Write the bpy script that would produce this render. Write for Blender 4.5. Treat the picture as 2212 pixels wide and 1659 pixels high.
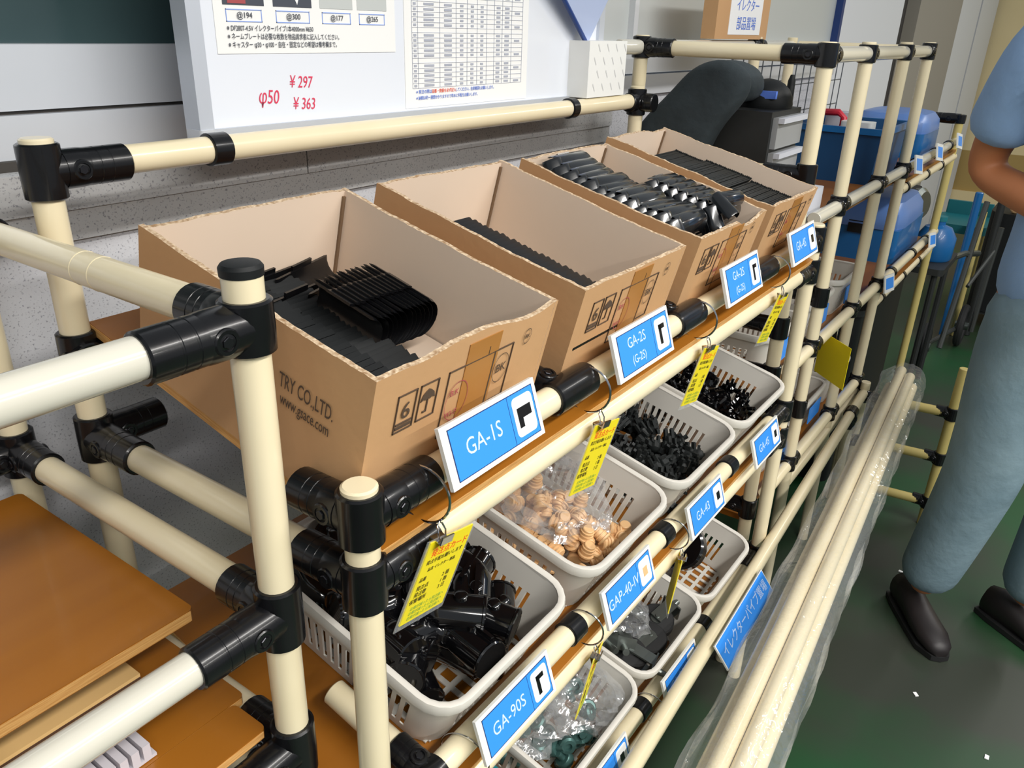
import bpy, math, random
from mathutils import Matrix, Vector
random.seed(7)
for o in list(bpy.data.objects): bpy.data.objects.remove(o)
scene = bpy.context.scene
C = scene.collection
R_ = math.radians
# ------------------------------------------------------------------ camera
cam_d = bpy.data.cameras.new('camera'); cam = bpy.data.objects.new('camera', cam_d); C.objects.link(cam)
yaw, pit, rol = 0.964518, 0.421328, 0.031367
fw = Vector((math.sin(yaw)*math.cos(pit), math.cos(yaw)*math.cos(pit), -math.sin(pit)))
rt = Vector((math.cos(yaw), -math.sin(yaw), 0)); up = rt.cross(fw)
rt2 = rt*math.cos(rol)+up*math.sin(rol); up2 = up*math.cos(rol)-rt*math.sin(rol)
cam.matrix_world = Matrix(((rt2.x, up2.x, -fw.x, 0), (rt2.y, up2.y, -fw.y, 0), (rt2.z, up2.z, -fw.z, 1.4), (0, 0, 0, 1)))
cam_d.sensor_width = 36; cam_d.lens = 1734.3/2212*36; cam_d.clip_start = .02
cam_d.dof.use_dof = False
scene.camera = cam
# ------------------------------------------------------------------ world and lamps
w = bpy.data.worlds.new('world'); scene.world = w; w.use_nodes = True
w.node_tree.nodes['Background'].inputs[0].default_value = (.86, .93, 1, 1)
w.node_tree.nodes['Background'].inputs[1].default_value = .34
def area(name, loc, sx, sy, power, rot=(0, 0, 0), col=(1, .97, .92)):
    d = bpy.data.lights.new(name, 'AREA'); d.shape = 'RECTANGLE'; d.size = sx; d.size_y = sy; d.energy = power; d.color = col
    o = bpy.data.objects.new(name, d); C.objects.link(o); o.location = loc; o.rotation_euler = rot; return o
area('ceiling_tube_light', (.4, -1.15, 2.6), 3.6, .22, 92)
area('ceiling_tube_light', (.4, -3.0, 2.7), 3.6, .22, 112)
area('ceiling_tube_light', (5.2, -1.4, 2.9), 3.0, .22, 44)
scene.view_settings.view_transform = 'Standard'; scene.view_settings.look = 'None'
scene.view_settings.gamma = 1; scene.view_settings.use_curve_mapping = False
scene.view_settings.exposure = .22
# ------------------------------------------------------------------ materials
def lin(c):
    return tuple(((x/255)/12.92 if x/255 <= .04045 else ((x/255+.055)/1.055)**2.4) for x in c)+(1,)
MATS = {}
def mat(name, rgb, rough=.5, metal=0, var=None, bump=None, stretch=None, coat=0, trans=0, spec=.5):
    """var=(rgb2, noise scale, sharpness)   bump=(scale, strength)"""
    m = bpy.data.materials.new(name); m.use_nodes = True; nt = m.node_tree; b = nt.nodes['Principled BSDF']
    b.inputs['Base Color'].default_value = lin(rgb); b.inputs['Roughness'].default_value = rough
    b.inputs['Metallic'].default_value = metal; b.inputs['Coat Weight'].default_value = coat
    b.inputs['Specular IOR Level'].default_value = spec
    if trans: b.inputs['Transmission Weight'].default_value = trans
    def coords(scale):
        tc = nt.nodes.new('ShaderNodeTexCoord'); mp = nt.nodes.new('ShaderNodeMapping')
        nt.links.new(tc.outputs['Object'], mp.inputs[0])
        if stretch: mp.inputs['Scale'].default_value = stretch
        n = nt.nodes.new('ShaderNodeTexNoise'); n.inputs['Scale'].default_value = scale; n.inputs['Detail'].default_value = 5
        nt.links.new(mp.outputs[0], n.inputs[0]); return n
    if var:
        n = coords(var[1]); cr = nt.nodes.new('ShaderNodeValToRGB')
        s = var[2]; cr.color_ramp.elements[0].position = .5-s; cr.color_ramp.elements[1].position = .5+s
        cr.color_ramp.elements[0].color = lin(rgb); cr.color_ramp.elements[1].color = lin(var[0])
        nt.links.new(n.outputs[0], cr.inputs[0]); nt.links.new(cr.outputs[0], b.inputs['Base Color'])
    if bump:
        n = coords(bump[0]); bp = nt.nodes.new('ShaderNodeBump'); bp.inputs['Strength'].default_value = bump[1]; bp.inputs['Distance'].default_value = .01
        nt.links.new(n.outputs[0], bp.inputs['Height']); nt.links.new(bp.outputs[0], b.inputs['Normal'])
    MATS[name] = m; return m
mat('pipe', (232, 219, 186), .28, var=((225, 211, 175), 9, .25), coat=.3)
mat('pipe_white', (206, 202, 188), .18, coat=.5)
mat('joint', (12, 12, 14), .26, var=((17, 17, 19), 30, .2), coat=.15, spec=.35)
mat('black_part', (10, 10, 12), .28, coat=.15, spec=.4)
mat('black_gloss', (9, 9, 11), .12, coat=.5)
mat('black_matte', (20, 22, 23), .55, spec=.3)
mat('dark_fin', (30, 33, 33), .55, spec=.3)
mat('black_tube', (14, 16, 19), .2, coat=.5)
mat('bolt', (60, 60, 64), .3, metal=.9)
mat('chrome', (200, 202, 205), .15, metal=1)
mat('steel', (160, 162, 166), .28, metal=1)
mat('carton', (196, 154, 110), .8, var=((188, 145, 100), 6, .3), bump=(60, .05))
mat('carton_in', (222, 202, 182), .85, var=((216, 194, 172), 5, .3))
mat('carton_edge', (214, 192, 162), .9, var=((150, 118, 84), 260, .15))
mat('tape', (176, 122, 60), .35, var=((168, 114, 54), 20, .3))
mat('ink', (80, 63, 48), .8)
mat('ink_red', (165, 75, 80), .8)
mat('board', (156, 98, 28), .36, var=((145, 88, 22), 5, .3), stretch=(.6, 6, 6), coat=.15)
mat('board_edge', (214, 166, 100), .7, var=((188, 134, 70), 120, .15), stretch=(.3, .3, 6))
mat('basket', (212, 208, 199), .42)
mat('seam', (120, 96, 72), .8)
mat('concrete', (206, 207, 212), .9, var=((184, 185, 190), 3.5, .3), bump=(140, .08))
mat('concrete_band', (186, 186, 186), .9, var=((172, 172, 172), 8, .3), bump=(160, .08))
mat('aluminium', (208, 212, 218), .35, metal=.25)
mat('alu_frame', (200, 205, 214), .4, metal=.35)
mat('gap', (60, 56, 52), .8)
mat('glass_dark', (62, 82, 82), .15, var=((45, 62, 66), 3, .3))
mat('glass_frost', (192, 196, 194), .35)
mat('whiteboard', (226, 230, 238), .18, coat=.3)
mat('paper', (236, 236, 236), .7)
mat('paper_cream', (236, 236, 234), .7)
mat('print_dark', (70, 74, 84), .8)
mat('print_grey', (168, 172, 184), .8)
mat('print_blue', (88, 122, 210), .8)
mat('line_blue', (140, 165, 225), .8)
mat('marker_red', (214, 58, 90), .7)
mat('label_blue', (52, 142, 238), .4)
mat('label_dark', (22, 52, 110), .5)
mat('label_white', (226, 226, 222), .45)
mat('label_text', (196, 216, 246), .5)
mat('card_yellow', (238, 218, 20), .45)
mat('card_red', (226, 72, 24), .6)
mat('card_black', (70, 62, 10), .6)
mat('card_green', (150, 170, 60), .6)
mat('white_box', (232, 232, 228), .7)
mat('white_box_side', (214, 214, 211), .8)
mat('white_mark', (206, 206, 205), .8)
mat('folder', (176, 190, 222), .3, coat=.3)
mat('folder_edge', (38, 66, 130), .4)
mat('bag_cloth', (50, 60, 65), .85, var=((38, 46, 50), 14, .3), bump=(25, .4))
mat('cabinet_black', (32, 34, 34), .55)
mat('drawer_grey', (150, 152, 154), .35)
mat('bin_blue', (22, 98, 160), .35, coat=.2)
mat('bin_blue_dark', (18, 72, 118), .4)
mat('lid_blue', (92, 128, 190), .35)
mat('teal', (20, 112, 122), .5)
mat('red', (214, 40, 62), .4)
mat('wire', (110, 114, 118), .4, metal=.8)
mat('tan_part', (222, 180, 130), .45)
mat('cream_wall', (226, 208, 162), .8, var=((216, 196, 148), 2, .3))
mat('ochre_wall', (176, 148, 88), .8, var=((160, 134, 78), 2, .3))
mat('taupe', (150, 144, 132), .8)
mat('white_panel', (224, 226, 230), .5)
mat('frame_grey', (204, 206, 208), .6)
mat('pale_post', (196, 178, 110), .5)
mat('rubber', (20, 20, 21), .7)
mat('metal_grey', (120, 126, 122), .3, metal=.85)
mat('dark_metal', (74, 76, 74), .4, metal=.6)
mat('green_metal', (70, 104, 100), .35, metal=.5)
mat('wood_ply', (214, 176, 116), .7)
mat('wood_dark', (80, 54, 36), .7)
mat('corrugated', (196, 192, 198), .5)
mat('skin', (176, 112, 72), .6)
mat('shirt', (134, 166, 206), .8, bump=(30, .2))
mat('trousers', (126, 148, 158), .85, var=((100, 124, 136), 5, .25), bump=(16, .5))
mat('shoe', (30, 25, 26), .5)
mat('hair', (24, 20, 18), .7)
mat('eye_white', (235, 235, 232), .3)
mat('lip', (150, 84, 70), .6)
mat('white_plastic', (225, 226, 224), .4)
mat('grey_box', (196, 198, 206), .5)

def film(name, alpha, rough):
    m = bpy.data.materials.new(name); m.use_nodes = True; nt = m.node_tree; nt.nodes.clear()
    o = nt.nodes.new('ShaderNodeOutputMaterial'); t = nt.nodes.new('ShaderNodeBsdfTransparent'); g = nt.nodes.new('ShaderNodeBsdfGlossy')
    d = nt.nodes.new('ShaderNodeBsdfDiffuse'); d.inputs[0].default_value = (.85, .87, .88, 1)
    g.inputs['Roughness'].default_value = rough; g.inputs[0].default_value = (1, 1, 1, 1)
    x1 = nt.nodes.new('ShaderNodeMixShader'); x2 = nt.nodes.new('ShaderNodeMixShader')
    x1.inputs[0].default_value = .45; nt.links.new(g.outputs[0], x1.inputs[1]); nt.links.new(d.outputs[0], x1.inputs[2])
    x2.inputs[0].default_value = alpha; nt.links.new(t.outputs[0], x2.inputs[1]); nt.links.new(x1.outputs[0], x2.inputs[2])
    tc = nt.nodes.new('ShaderNodeTexCoord'); n = nt.nodes.new('ShaderNodeTexNoise'); n.inputs['Scale'].default_value = 40
    nt.links.new(tc.outputs['Object'], n.inputs[0]); bp = nt.nodes.new('ShaderNodeBump'); bp.inputs['Strength'].default_value = .6; bp.inputs['Distance'].default_value = .01
    nt.links.new(n.outputs[0], bp.inputs['Height']); nt.links.new(bp.outputs[0], g.inputs['Normal'])
    nt.links.new(x2.outputs[0], o.inputs[0]); MATS[name] = m
film('film', .2, .12); film('film_pipe', .17, .08)

def floor_mat():
    m = bpy.data.materials.new('floor_paint'); m.use_nodes = True; nt = m.node_tree; b = nt.nodes['Principled BSDF']
    tc = nt.nodes.new('ShaderNodeTexCoord'); n = nt.nodes.new('ShaderNodeTexNoise'); n.inputs['Scale'].default_value = 1.3; n.inputs['Detail'].default_value = 4
    nt.links.new(tc.outputs['Object'], n.inputs[0]); cr = nt.nodes.new('ShaderNodeValToRGB')
    e = cr.color_ramp.elements; e[0].position = .42; e[0].color = lin((50, 54, 46)); e[1].position = .60; e[1].color = lin((24, 72, 38))
    nt.links.new(n.outputs[0], cr.inputs[0]); nt.links.new(cr.outputs[0], b.inputs['Base Color'])
    b.inputs['Roughness'].default_value = .45; MATS['floor_paint'] = m
floor_mat()
def speckle(name):
    m = MATS[name]; nt = m.node_tree; b = nt.nodes['Principled BSDF']; src = b.inputs['Base Color'].links[0].from_socket
    tc = nt.nodes.new('ShaderNodeTexCoord'); v = nt.nodes.new('ShaderNodeTexNoise'); v.inputs['Scale'].default_value = 380; v.inputs['Detail'].default_value = 2
    nt.links.new(tc.outputs['Object'], v.inputs[0]); cr = nt.nodes.new('ShaderNodeValToRGB')
    cr.color_ramp.elements[0].position = .3; cr.color_ramp.elements[0].color = (.5, .5, .53, 1); cr.color_ramp.elements[1].position = .42; cr.color_ramp.elements[1].color = (1, 1, 1, 1)
    mx = nt.nodes.new('ShaderNodeMix'); mx.data_type = 'RGBA'; mx.blend_type = 'MULTIPLY'; mx.inputs[0].default_value = 1
    nt.links.new(v.outputs[0], cr.inputs[0]); nt.links.new(src, mx.inputs[6]); nt.links.new(cr.outputs[0], mx.inputs[7]); nt.links.new(mx.outputs[2], b.inputs['Base Color'])
speckle('concrete'); speckle('concrete_band')

# ------------------------------------------------------------------ mesh helpers
WORLD = {}
def basis(d):
    d = Vector(d).normalized(); a = Vector((0, 0, 1)) if abs(d.z) < .9 else Vector((1, 0, 0))
    x = a.cross(d).normalized(); return x, d.cross(x), d
class MB:
    def __init__(s): s.v = []; s.f = []; s.mi = []; s.m = 0
    def add(s, vs, fs):
        n = len(s.v); s.v += [tuple(v) for v in vs]; s.f += [tuple(i+n for i in f) for f in fs]; s.mi += [s.m]*len(fs); return s
    def slot(s, i): s.m = i; return s
    def box(s, x0, x1, y0, y1, z0, z1):
        return s.add([(x, y, z) for z in (z0, z1) for y in (y0, y1) for x in (x0, x1)],
                     [(0, 2, 3, 1), (4, 5, 7, 6), (0, 1, 5, 4), (1, 3, 7, 5), (3, 2, 6, 7), (2, 0, 4, 6)])
    def rbox(s, x0, x1, y0, y1, z0, z1, r, seg=4):
        """box with rounded vertical corners"""
        ring = []
        for cx, cy, a0 in ((x1-r, y1-r, 0), (x0+r, y1-r, 90), (x0+r, y0+r, 180), (x1-r, y0+r, 270)):
            for k in range(seg+1):
                a = R_(a0+90*k/seg); ring.append((cx+r*math.cos(a), cy+r*math.sin(a)))
        return s.prism(ring, z0, z1)
    def prism(s, ring, z0, z1, M=None):
        n = len(ring); vs = [(x, y, z0) for x, y in ring]+[(x, y, z1) for x, y in ring]
        if M: vs = [M @ Vector(v) for v in vs]
        return s.add(vs, [tuple(range(n-1, -1, -1)), tuple(range(n, 2*n))]+[(i, (i+1) % n, n+(i+1) % n, n+i) for i in range(n)])
    def rings(s, rs, cap=True, closed=False):
        n = len(rs[0]); vs = [p for r in rs for p in r]; fs = []
        m = len(rs)
        for k in range(m if closed else m-1):
            for i in range(n):
                j = (i+1) % n; k2 = (k+1) % m; fs.append((k*n+i, k*n+j, k2*n+j, k2*n+i))
        if cap and not closed: fs += [tuple(range(n-1, -1, -1)), tuple(range((m-1)*n, m*n))]
        return s.add(vs, fs)
    def lathe(s, p0, d, prof, seg=24):
        """prof=[(t, r)] along direction d from p0"""
        x, y, d = basis(d); p0 = Vector(p0)
        return s.rings([[p0+d*t+(x*math.cos(2*math.pi*i/seg)+y*math.sin(2*math.pi*i/seg))*r for i in range(seg)] for t, r in prof])
    def cyl(s, p0, p1, r, seg=24, bev=.0):
        p0 = Vector(p0); L = (Vector(p1)-p0).length
        pr = [(0, r), (L, r)] if not bev else [(0, r-bev), (bev, r), (L-bev, r), (L, r-bev)]
        return s.lathe(p0, Vector(p1)-p0, pr, seg)
    def tube(s, path, r, seg=10, closed=False, cap=True):
        P = [Vector(p) for p in path]; n = len(P); rs = []; x = None
        for i in range(n):
            if closed: d = P[(i+1) % n]-P[i-1]
            else: d = P[min(i+1, n-1)]-P[max(i-1, 0)]
            d.normalize()
            if x is None: x, y, _ = basis(d)
            else: x = (x-d*x.dot(d)).normalized(); y = d.cross(x)
            rr = r[i] if isinstance(r, (list, tuple)) else r
            rs.append([P[i]+(x*math.cos(2*math.pi*k/seg)+y*math.sin(2*math.pi*k/seg))*rr for k in range(seg)])
        return s.rings(rs, cap, closed)
    def torus(s, c, axis, R, r, n=28, seg=8):
        x, y, d = basis(axis); c = Vector(c)
        return s.tube([c+(x*math.cos(2*math.pi*i/n)+y*math.sin(2*math.pi*i/n))*R for i in range(n)], r, seg, True)
    def sphere(s, c, rx, ry, rz, n=16, m=10):
        c = Vector(c); rs = [[c+Vector((rx*math.sin(a)*math.cos(2*math.pi*i/n), ry*math.sin(a)*math.sin(2*math.pi*i/n), -rz*math.cos(a))) for i in range(n)] for a in [math.pi*(k+.02)/(m+.04) for k in range(m+1)]]
        return s.rings(rs)
    def mesh(s, name, mats, sharp=35):
        me = bpy.data.meshes.new(name); me.from_pydata(s.v, [], s.f)
        for q in ([mats] if isinstance(mats, str) else mats): me.materials.append(MATS[q])
        me.polygons.foreach_set('material_index', s.mi); me.polygons.foreach_set('use_smooth', [True]*len(s.f))
        me.update(); me.set_sharp_from_angle(angle=R_(sharp)); return me
    def build(s, name, mats, parent=None, W=False, sharp=35, label=None):
        return link(name, s.mesh(name, mats, sharp), parent, W, label)
def link(name, me, parent=None, W=False, label=None, M=None):
    o = bpy.data.objects.new(name, me); C.objects.link(o)
    if parent:
        o.parent = parent
        if W: o.matrix_parent_inverse = WORLD[parent].inverted()
    if M is not None: o.matrix_basis = M
    WORLD[o] = (WORLD.get(parent, Matrix()) @ (M if M is not None else Matrix())) if not W else Matrix()
    if label: o['label'] = label
    return o
def tag(o, label, cat, group=None, kind=None):
    o['label'] = label; o['category'] = cat
    if group: o['group'] = group
    if kind: o['kind'] = kind
    return o
def thing(name, label, cat, M=None, group=None):
    o = bpy.data.objects.new(name, None); C.objects.link(o); o.empty_display_size = .02
    if M is None: M = Matrix()
    if isinstance(M, (tuple, list)): M = Matrix.Translation(M)
    o.matrix_basis = M; WORLD[o] = M.copy(); return tag(o, label, cat, group)
def struct(name, mb, m, label=None, sharp=35):
    o = mb.build(name, m, sharp=sharp); o['kind'] = 'structure'
    if label: o['label'] = label
    return o
TR = Matrix.Translation
def RX(a): return Matrix.Rotation(R_(a), 4, 'X')
def RY(a): return Matrix.Rotation(R_(a), 4, 'Y')
def RZ(a): return Matrix.Rotation(R_(a), 4, 'Z')
TEXTS = []
def text(s, size, parent, M, m, name='printed_text', align='CENTER', shear=0, sx=1):
    cu = bpy.data.curves.new(name, 'FONT'); cu.body = s; cu.size = size; cu.align_x = align; cu.align_y = 'CENTER'; cu.shear = shear
    cu.extrude = .0001; cu.resolution_u = 3; cu.materials.append(MATS[m])
    o = bpy.data.objects.new('tmp_text', cu); C.objects.link(o)
    TEXTS.append((o, name, parent, M @ Matrix.Diagonal((sx, 1, 1, 1))))
# text frame: local x right, local y up, normal +z -> facing -Y in the scene
FACE = RX(90)

# ------------------------------------------------------------------ room shell
b = MB().box(-3, 9, -5, 1.2, -.05, 0); fl = struct('floor', b, 'floor_paint', 'dark green painted concrete floor worn to grey')
b = MB().box(-3, 1.62, .895, 1.15, 0, 1.171)
struct('wall_back', b, 'concrete', 'speckled grey concrete wall below the window')
b = MB().box(-3, 1.62, .885, 1.15, 1.171, 1.2045)
struct('trim_1', b, 'concrete_band', 'projecting concrete band along the wall')
b = MB()
xs = [-3, -.6, .76, 1.62]
for i in range(3): b.box(xs[i]+.001, xs[i+1]-.001, .880, 1.15, 1.2045, 1.246)
struct('trim_2', b, 'concrete_band', 'concrete sill course under the window')
struct('shadow_gap_strip', MB().box(-3, 1.62, .905, 1.15, 1.246, 1.256), 'gap', 'dark strip painted as the shadow gap under the window frame')  # shade below the frame, put in as a dark coloured strip
b = MB().box(1.62, 3.44, .93, 1.15, 0, 1.256); struct('wall_back_far', b, 'concrete')
# aluminium window, left part
win = bpy.data.objects.new('window_1', None); C.objects.link(win); win['kind'] = 'structure'; win['label'] = 'aluminium window with dark glass behind the whiteboard'; WORLD[win] = Matrix()
MB().box(-3, 1.45, .915, .96, 1.256, 1.2995).build('bottom_rail', 'aluminium', win)
MB().box(-3, 1.45, .925, .96, 1.2995, 1.3035).build('track_gap', 'gap', win)
MB().box(-3, 1.45, .92, .96, 1.3035, 1.367).build('sash_rail', 'aluminium', win)
MB().box(-3, 1.45, .945, .95, 1.367, 2.3).build('pane', 'glass_dark', win)
win2 = bpy.data.objects.new('window_2', None); C.objects.link(win2); win2['kind'] = 'structure'; win2['label'] = 'frosted grey window beyond the whiteboard'; WORLD[win2] = Matrix()
MB().box(1.45, 1.53, .90, .96, 1.256, 2.3).build('window_post', 'frame_grey', win2)
MB().box(1.53, 3.44, .915, .96, 1.256, 1.30).build('bottom_rail', 'aluminium', win2)
MB().box(1.53, 3.44, .92, .96, 1.304, 1.365).build('sash_rail', 'aluminium', win2)
MB().box(1.53, 1.78, .945, .95, 1.365, 2.3).build('pane', 'glass_frost', win2)
MB().box(1.80, 3.42, .945, .95, 1.365, 2.3).build('pane', 'glass_frost', win2)
MB().box(1.78, 1.80, .93, .96, 1.365, 2.3).build('mullion', 'frame_grey', win2)
MB().box(3.42, 3.45, .92, .96, 1.256, 2.3).build('mullion', 'label_dark', win2)
struct('wall_panel', MB().box(3.45, 4.5, .93, 1.1, 0, 2.6), 'white_panel', 'bright white wall panel beyond the frosted window')
struct('trim_4', MB().box(4.5, 4.72, .96, 1.1, 0, 2.6), 'gap')
struct('wall_pillar', MB().box(4.72, 5.95, .9, 1.2, 0, 2.8), 'taupe', 'taupe pillar in the far corner')
dr = bpy.data.objects.new('door_1', None); C.objects.link(dr); dr['kind'] = 'structure'; dr['label'] = 'pale grey door frame at the far end'; WORLD[dr] = Matrix()
MB().box(5.95, 6.7, .9, 1.15, 0, 2.7).build('door_post', 'frame_grey', dr)
MB().box(6.7, 6.76, .93, 1.15, 0, 2.7).build('door_gap', 'gap', dr)
MB().box(6.76, 7.55, .9, 1.15, 0, 2.7).build('door_leaf', 'frame_grey', dr)
MB().box(7.55, 7.6, .92, 1.15, 0, 2.7).build('door_seal', 'label_dark', dr)
b = MB().box(7.6, 7.8, -5, 1.15, .575, 3.0); struct('wall_end', b, 'cream_wall', 'cream painted end wall')
b = MB().box(7.6, 7.8, -5, 1.15, .26, .575); struct('wall_end_band', b, 'ochre_wall', 'ochre band along the end wall')
b = MB().box(7.57, 7.8, -5, 1.15, 0, .26); struct('baseboard_end', b, 'cream_wall', 'cream base of the end wall')
for i, (x, y) in enumerate([(1.62, -.14), (1.72, .02), (2.2, .15), (1.45, -.05)]):
    o = MB().box(-.006, .006, -.004, .004, 0, .002).build('paper_scrap', 'paper'); o.matrix_basis = TR((x, y, .0005)) @ RZ(40*i)
    tag(o, 'tiny white paper scrap lying on the green floor', 'scrap', 'scraps on the floor')

# ------------------------------------------------------------------ pipe racks
PR = .014
def pipe(parent, p0, p1, m='pipe', name='pipe', r=PR, label=None):
    return MB().cyl(p0, p1, r, 24, .0012).build(name, m, parent, W=True, label=label)
JSEG = 24
BOLT = MB().lathe((0, 0, 0), (0, 0, 1), [(0, .0042), (.0018, .0042), (.0023, .0037)], 6).mesh('bolt', 'bolt')
def joint(parent, c, arms, axis=(0, 0, 1), h=.05, L=.08, bolt=True, name='joint'):
    """clamp sleeve around a pipe with cup arms reaching out along other pipes"""
    c = Vector(c); a = Vector(axis).normalized(); b = MB()
    b.lathe(c-a*h/2, a, [(0, .0165), (.0015, .0185), (h*.48, .0188), (h-.0015, .0185), (h, .0165)], JSEG)
    bolts = []
    for d in arms:
        d = Vector(d); l = L*d.length; d.normalize()
        b.lathe(c, d, [(0, .0176), (l*.58, .0176), (l*.585, .0172), (l*.60, .0172), (l*.605, .0176), (l*.72, .0176), (l*.725, .0172), (l*.74, .0172), (l*.745, .0176), (l-.0015, .0176), (l, .016)], JSEG)
        s = d.cross(a)
        if s.length < .5: continue
        s.normalize()
        for sg in (1, -1):
            # flat lug with a bolt hole on either side
            p = c+d*l*.36+s*sg*.0150
            b.lathe(p, s*sg, [(0, .0095), (.0026, .0095), (.0036, .0085), (.0036, .0062), (.0022, .0058)], 16)
            bolts.append((p+s*sg*.0022, s*sg))
        b.lathe(c+d*l*.2+a*.0, d, [(0, .0183), (l*.22, .0182), (l*.30, .0175)], JSEG)
    o = b.build(name, 'joint', parent, W=True)
    if bolt:
        for p, q in bolts:
            x_, y_, z_ = basis(q)
            k = link('bolt', BOLT, o); k.matrix_basis = Matrix(((x_.x, y_.x, z_.x, p.x), (x_.y, y_.y, z_.y, p.y), (x_.z, y_.z, z_.z, p.z), (0, 0, 0, 1)))
    return o
def sleeve(parent, c, axis=(1, 0, 0), h=.024):
    a = Vector(axis).normalized(); c = Vector(c)
    return MB().lathe(c-a*h/2, a, [(0, .0155), (.001, .0172), (h-.001, .0172), (h, .0155)], 24).build('sleeve', 'joint', parent, W=True)

X0, X1, YF, YB = .36, 1.522, .386, .775
TILT = 14; tt = math.tan(R_(TILT))
def TF(oz, oy=YF): return TR((0, oy, oz)) @ RX(TILT)
TIERS = [1.021, .671, .319]
rack = thing('pipe_shelf_rack', 'cream pipe shelf rack with black joints holding the cartons and baskets', 'shelf', (X0, YF, 0))
pipe(rack, (X0, YF, 0), (X0, YF, 1.079), name='post'); pipe(rack, (X0, YB, 0), (X0, YB, 1.292), name='post')
pipe(rack, (X1, YF, 0), (X1, YF, 1.079), name='post'); pipe(rack, (X1, YB, 0), (X1, YB, 1.292), name='post')
for x, y, z in ((X0, YF, 1.079), (X0, YB, 1.292), (X1, YF, 1.079), (X1, YB, 1.292)):
    MB().lathe((x, y, z-.001), (0, 0, 1), [(0, .0145), (.003, .0145), (.0045, .0125)], 24).build('end_cap', 'pipe', rack, W=True)
pipe(rack, (X0+.02, YB, 1.268), (X1-.02, YB, 1.268), name='rail')
joint(rack, (X0, YB, 1.266), [(1, 0, 0)]); joint(rack, (X1, YB, 1.266), [(-.45, 0, 0), (0, -.5, 0)])
sleeve(rack, (.545, YB, 1.268)); sleeve(rack, (1.27, YB, 1.268), h=.02)
for k, oz in enumerate(TIERS):
    zr = oz+.034; zs = oz-.025
    pipe(rack, (X0+.02, YF, zr), (X1-.02, YF, zr), name='rail'); pipe(rack, (X0+.02, YF, zs), (X1-.02, YF, zs), name='support_rail')
    zb = oz+(.755-YF)*tt-.026
    pipe(rack, (X0+.02, YB-.02, zb), (X1-.02, YB-.02, zb), name='support_rail')
    for x in (X0, X1):
        s = 1 if x == X0 else -1
        pipe(rack, (x, YF+.02, zs), (x, YB-.02, zs), name='side_rail')
        joint(rack, (x, YF, zr), [(s, 0, 0), (0, .85, 0)], h=.046)
        joint(rack, (x, YF, zs-.002), [(s, 0, 0), (0, .9, 0)], h=.046)
        joint(rack, (x, YB, zs), [(0, -1, 0), (s*.9, 0, 0)]); joint(rack, (x, YB, zb), [(s, 0, 0), (0, -.3, 0)])
    # tilted plywood board with pale raw edges
    bd = link('shelf_board', MB().box(X0+.014, X1-.014, -.008, .40, -.01, 0).mesh('shelf_board', 'board'), rack)
    bd.matrix_parent_inverse = WORLD[rack].inverted(); bd.matrix_basis = TF(oz); WORLD[bd] = TF(oz)
    MB().box(X0+.014, X1-.014, -.0086, -.008, -.01, -.0008).build('edge', 'board_edge', bd)
    MB().box(X0+.0134, X0+.014, -.008, .40, -.01, -.0008).build('edge', 'board_edge', bd)
    if k == 0:
        for x, xa in ((.665, .639), (.953, .926), (1.243, 1.208)):
            joint(rack, (x, YF, zr), [], axis=(1, 0, 0), h=.062); joint(rack, (xa, YF, zr), [(0, .6, .15)], axis=(1, 0, 0), h=.03)
    else:
        for x in (.705, .965, 1.225): sleeve(rack, (x, YF, zr), h=.028)
        joint(rack, (.432, YF, zr), [(0, .6, .15)], axis=(1, 0, 0), h=.03); pipe(rack, (.432, YF+.03, zr+.008), (.432, YF+.135, zr+.034), name='divider_stub')

# left bay
XL = .315; YL = .437; YLB = .858
rackb = thing('pipe_table_rack', 'cream pipe rack at the lower left with plywood tops', 'shelf', (XL, YL, 0))
pipe(rackb, (XL, YL, 0), (XL, YL, 1.247), name='post'); pipe(rackb, (XL, YLB, 0), (XL, YLB, 1.24), name='post')
pipe(rackb, (-.75, YL, 0), (-.75, YL, 1.243), name='post'); pipe(rackb, (-.75, YLB, 0), (-.75, YLB, 1.24), name='post')
MB().lathe((XL, YL, 1.245), (0, 0, 1), [(0, .0146), (.0055, .0148), (.008, .013), (.0088, .009)], 24).build('end_cap', 'black_matte', rackb, W=True)
for z in (1.211, .968, .822):
    pipe(rackb, (XL-.02, YL, z), (-.73, YL, z), 'pipe_white', 'rail'); pipe(rackb, (XL, YL+.02, z), (XL, YLB-.02, z), name='side_rail')
    joint(rackb, (XL, YL, z-.001), [(-1, 0, 0), (0, .75, 0)], h=.038 if z > 1.1 else .056); joint(rackb, (-.75, YL, z), [(1, 0, 0), (0, .75, 0)])
    joint(rackb, (XL, YLB, z), [(0, -.8, 0), (-.8, 0, 0)]); joint(rackb, (-.75, YLB, z), [(0, -.8, 0), (.8, 0, 0)])
    pipe(rackb, (XL-.02, YLB, z), (-.73, YLB, z), name='rail'); pipe(rackb, (-.75, YL+.02, z), (-.75, YLB-.02, z), name='side_rail')
for yy in (.612, .638): MB().lathe((XL, yy, 1.211), (0, 1, 0), [(0, .0141), (.0008, .0144), (.0016, .0141)], 24).build('seam_ring', 'pipe', rackb, W=True)
def plyboard(name, x0, x1, y0, y1, z1, th, label):
    t = thing(name, label, 'board', (x0, y0, z1-th))
    MB().rbox(x0, x1, y0, y1, z1-th, z1, .006, 3).build('top_face', 'board', t, W=True)
    MB().box(x0+.004, x1-.004, y0-.0005, y0, z1-th+.001, z1-.001).build('edge', 'board_edge', t, W=True)
    return t
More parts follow.
